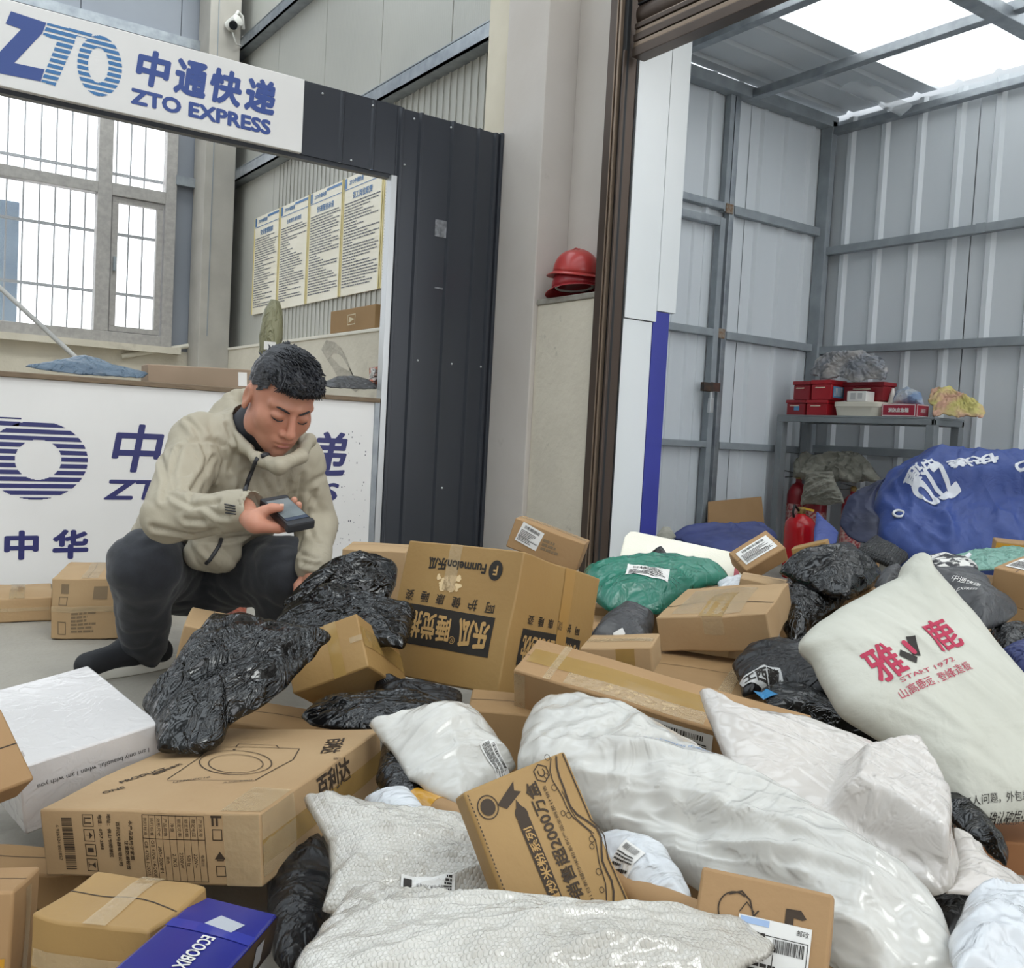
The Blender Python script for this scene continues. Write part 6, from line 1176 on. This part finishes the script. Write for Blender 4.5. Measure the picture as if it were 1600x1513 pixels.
hgt = -.0055*np.exp(-(best/.006)**2)+.005*np.exp(-((best-.013)/.008)**2)*(sgn > 0)+.003*np.exp(-((best-.014)/.009)**2)*(sgn <= 0)
_c += _nn*hgt[:, None]; jk.data.vertices.foreach_set('co', _c.reshape(-1)); jk.data.update()
jt = BVHTree.FromObject(jk, bpy.context.evaluated_depsgraph_get())
def on_j(x, y, off=.002):
    h = jt.ray_cast(CAM, ray(x, y).normalized()); return (h[0]+h[1]*off) if h[0] is not None else None
def jstrip(name, pts, w, m):
    P = [p for p in (on_j(*q) for q in pts) if p is not None]
    if len(P) > 1: MB().tube(P, w, 8).build(name, m, man, smooth=3.2)
jstrip('zip', [(403, 716), (399, 724), (394, 734), (390, 744), (387, 752), (385, 760), (383, 767)], .0052, dark_m)
jstrip('zip', [(346, 842), (342, 852), (335, 864), (328, 874), (322, 880)], .0052, dark_m)
jstrip('collar_toggle', [(408, 714), (416, 712), (424, 711)], .006, dark_m)
for i in range(4): jstrip('cuff_stripe', [(352+i*.4, 788.5+i*4), (360+i*.4, 790+i*4), (368+i*.4, 791.5+i*4)], .0016, dark_m)
# dark shirt collar between jaw and jacket
S_ = [P_rc(hd(0, -.02, -.06), nk, .062, .066, .02)]
nets(S_, .006, 'shirt_collar', mat('dark_shirt', '3a3b42', .8), man)
# trousers, shoes
def wrt(p):
    w = nv(p, 5)*.5; a = Vector((p.x*8+w.x, p.y*8+w.y, p.z*13+w.z)); return .006*(max(0, 1-3*abs(noise.noise(a)))**1.5-.3)+.003*noise.noise(p*30)
Tr = [P_rc(hpR, hpL, .135, .135, .05), P_rc(pel, pel-UP*.02, .14, .14, .05)]
for a, b, c in ((hpR, knR, anR), (hpL, knL, anL)): Tr += [P_rc(a, b, .118, .088, .03), P_rc(b, c.lerp(b, .12), .084, .062, .02)]
Tr += [P_rc(anR.lerp(knR, .1), anR+UP*-.01, .062, .052, .01), P_rc(anL.lerp(knL, .1), anL, .062, .052, .01)]
nets(Tr, .0075, 'trousers', trou_m, man, disp=wrt)
for a, d in ((anR, (at(150, 1064, 2.55)-at(236, 1050, 2.68))), (anL, -FWD*.8+RGT*.3)):
    d = Vector((d.x, d.y, 0)).normalized(); hl_ = Vector((a.x, a.y, .045))-d*.045; to = hl_+d*.205; to.z = .038
    nets([P_rc(hl_, hl_+d*.09+UP*.012, .040, .043, .02), P_rc(hl_+d*.09, to, .043, .034, .02), P_rc(hl_+d*.02, a+UP*.01, .04, .042, .02)], .005, 'shoe', shoe_m, man)
    sdv = d.cross(UP); n = 28; ol = []
    for i in range(n):
        t = 2*math.pi*i/n; lx = math.cos(t); wy = math.sin(t); ol.append(hl_+d*(.085+.148*lx)+sdv*(.042*wy*(1-.12*lx)))
    MB().add([(p.x, p.y, .0) for p in ol]+[(p.x, p.y, .028) for p in ol], [tuple(range(n))[::-1], tuple(range(n, 2*n))]+[(i, (i+1) % n, n+(i+1) % n, n+i) for i in range(n)]).build('shoe_sole', sole_m, man, bevel=.004, smooth=.9)
# scanner (held: a thing of its own)
s_ = thing('handheld_scanner', 'black handheld barcode scanner with grey screen in the hand of the man', 'scanner', mw=SM)
box_obj('scanner_body', mat('black_plastic', '1d1e21', .4), s_, -.031, .031, -.0625, .0625, -.011, .009, bevel=.007)
box_obj('bumper', mat('dark_rubber', '2b2c30', .6), s_, -.0325, .0325, .048, .0640, -.012, .0095, bevel=.005); box_obj('bumper', MATS['dark_rubber'], s_, -.0325, .0325, -.0640, -.048, -.012, .0095, bevel=.005)
box_obj('screen', mat('lcd_glass', '6f7679', .12, col2='7d8486', vscale=30), s_, -.026, .026, -.034, .046, .0085, .0097); box_obj('key_panel', mat('blue_grey_keys', '333f52', .4), s_, -.026, .026, -.046, -.035, .0085, .0097)
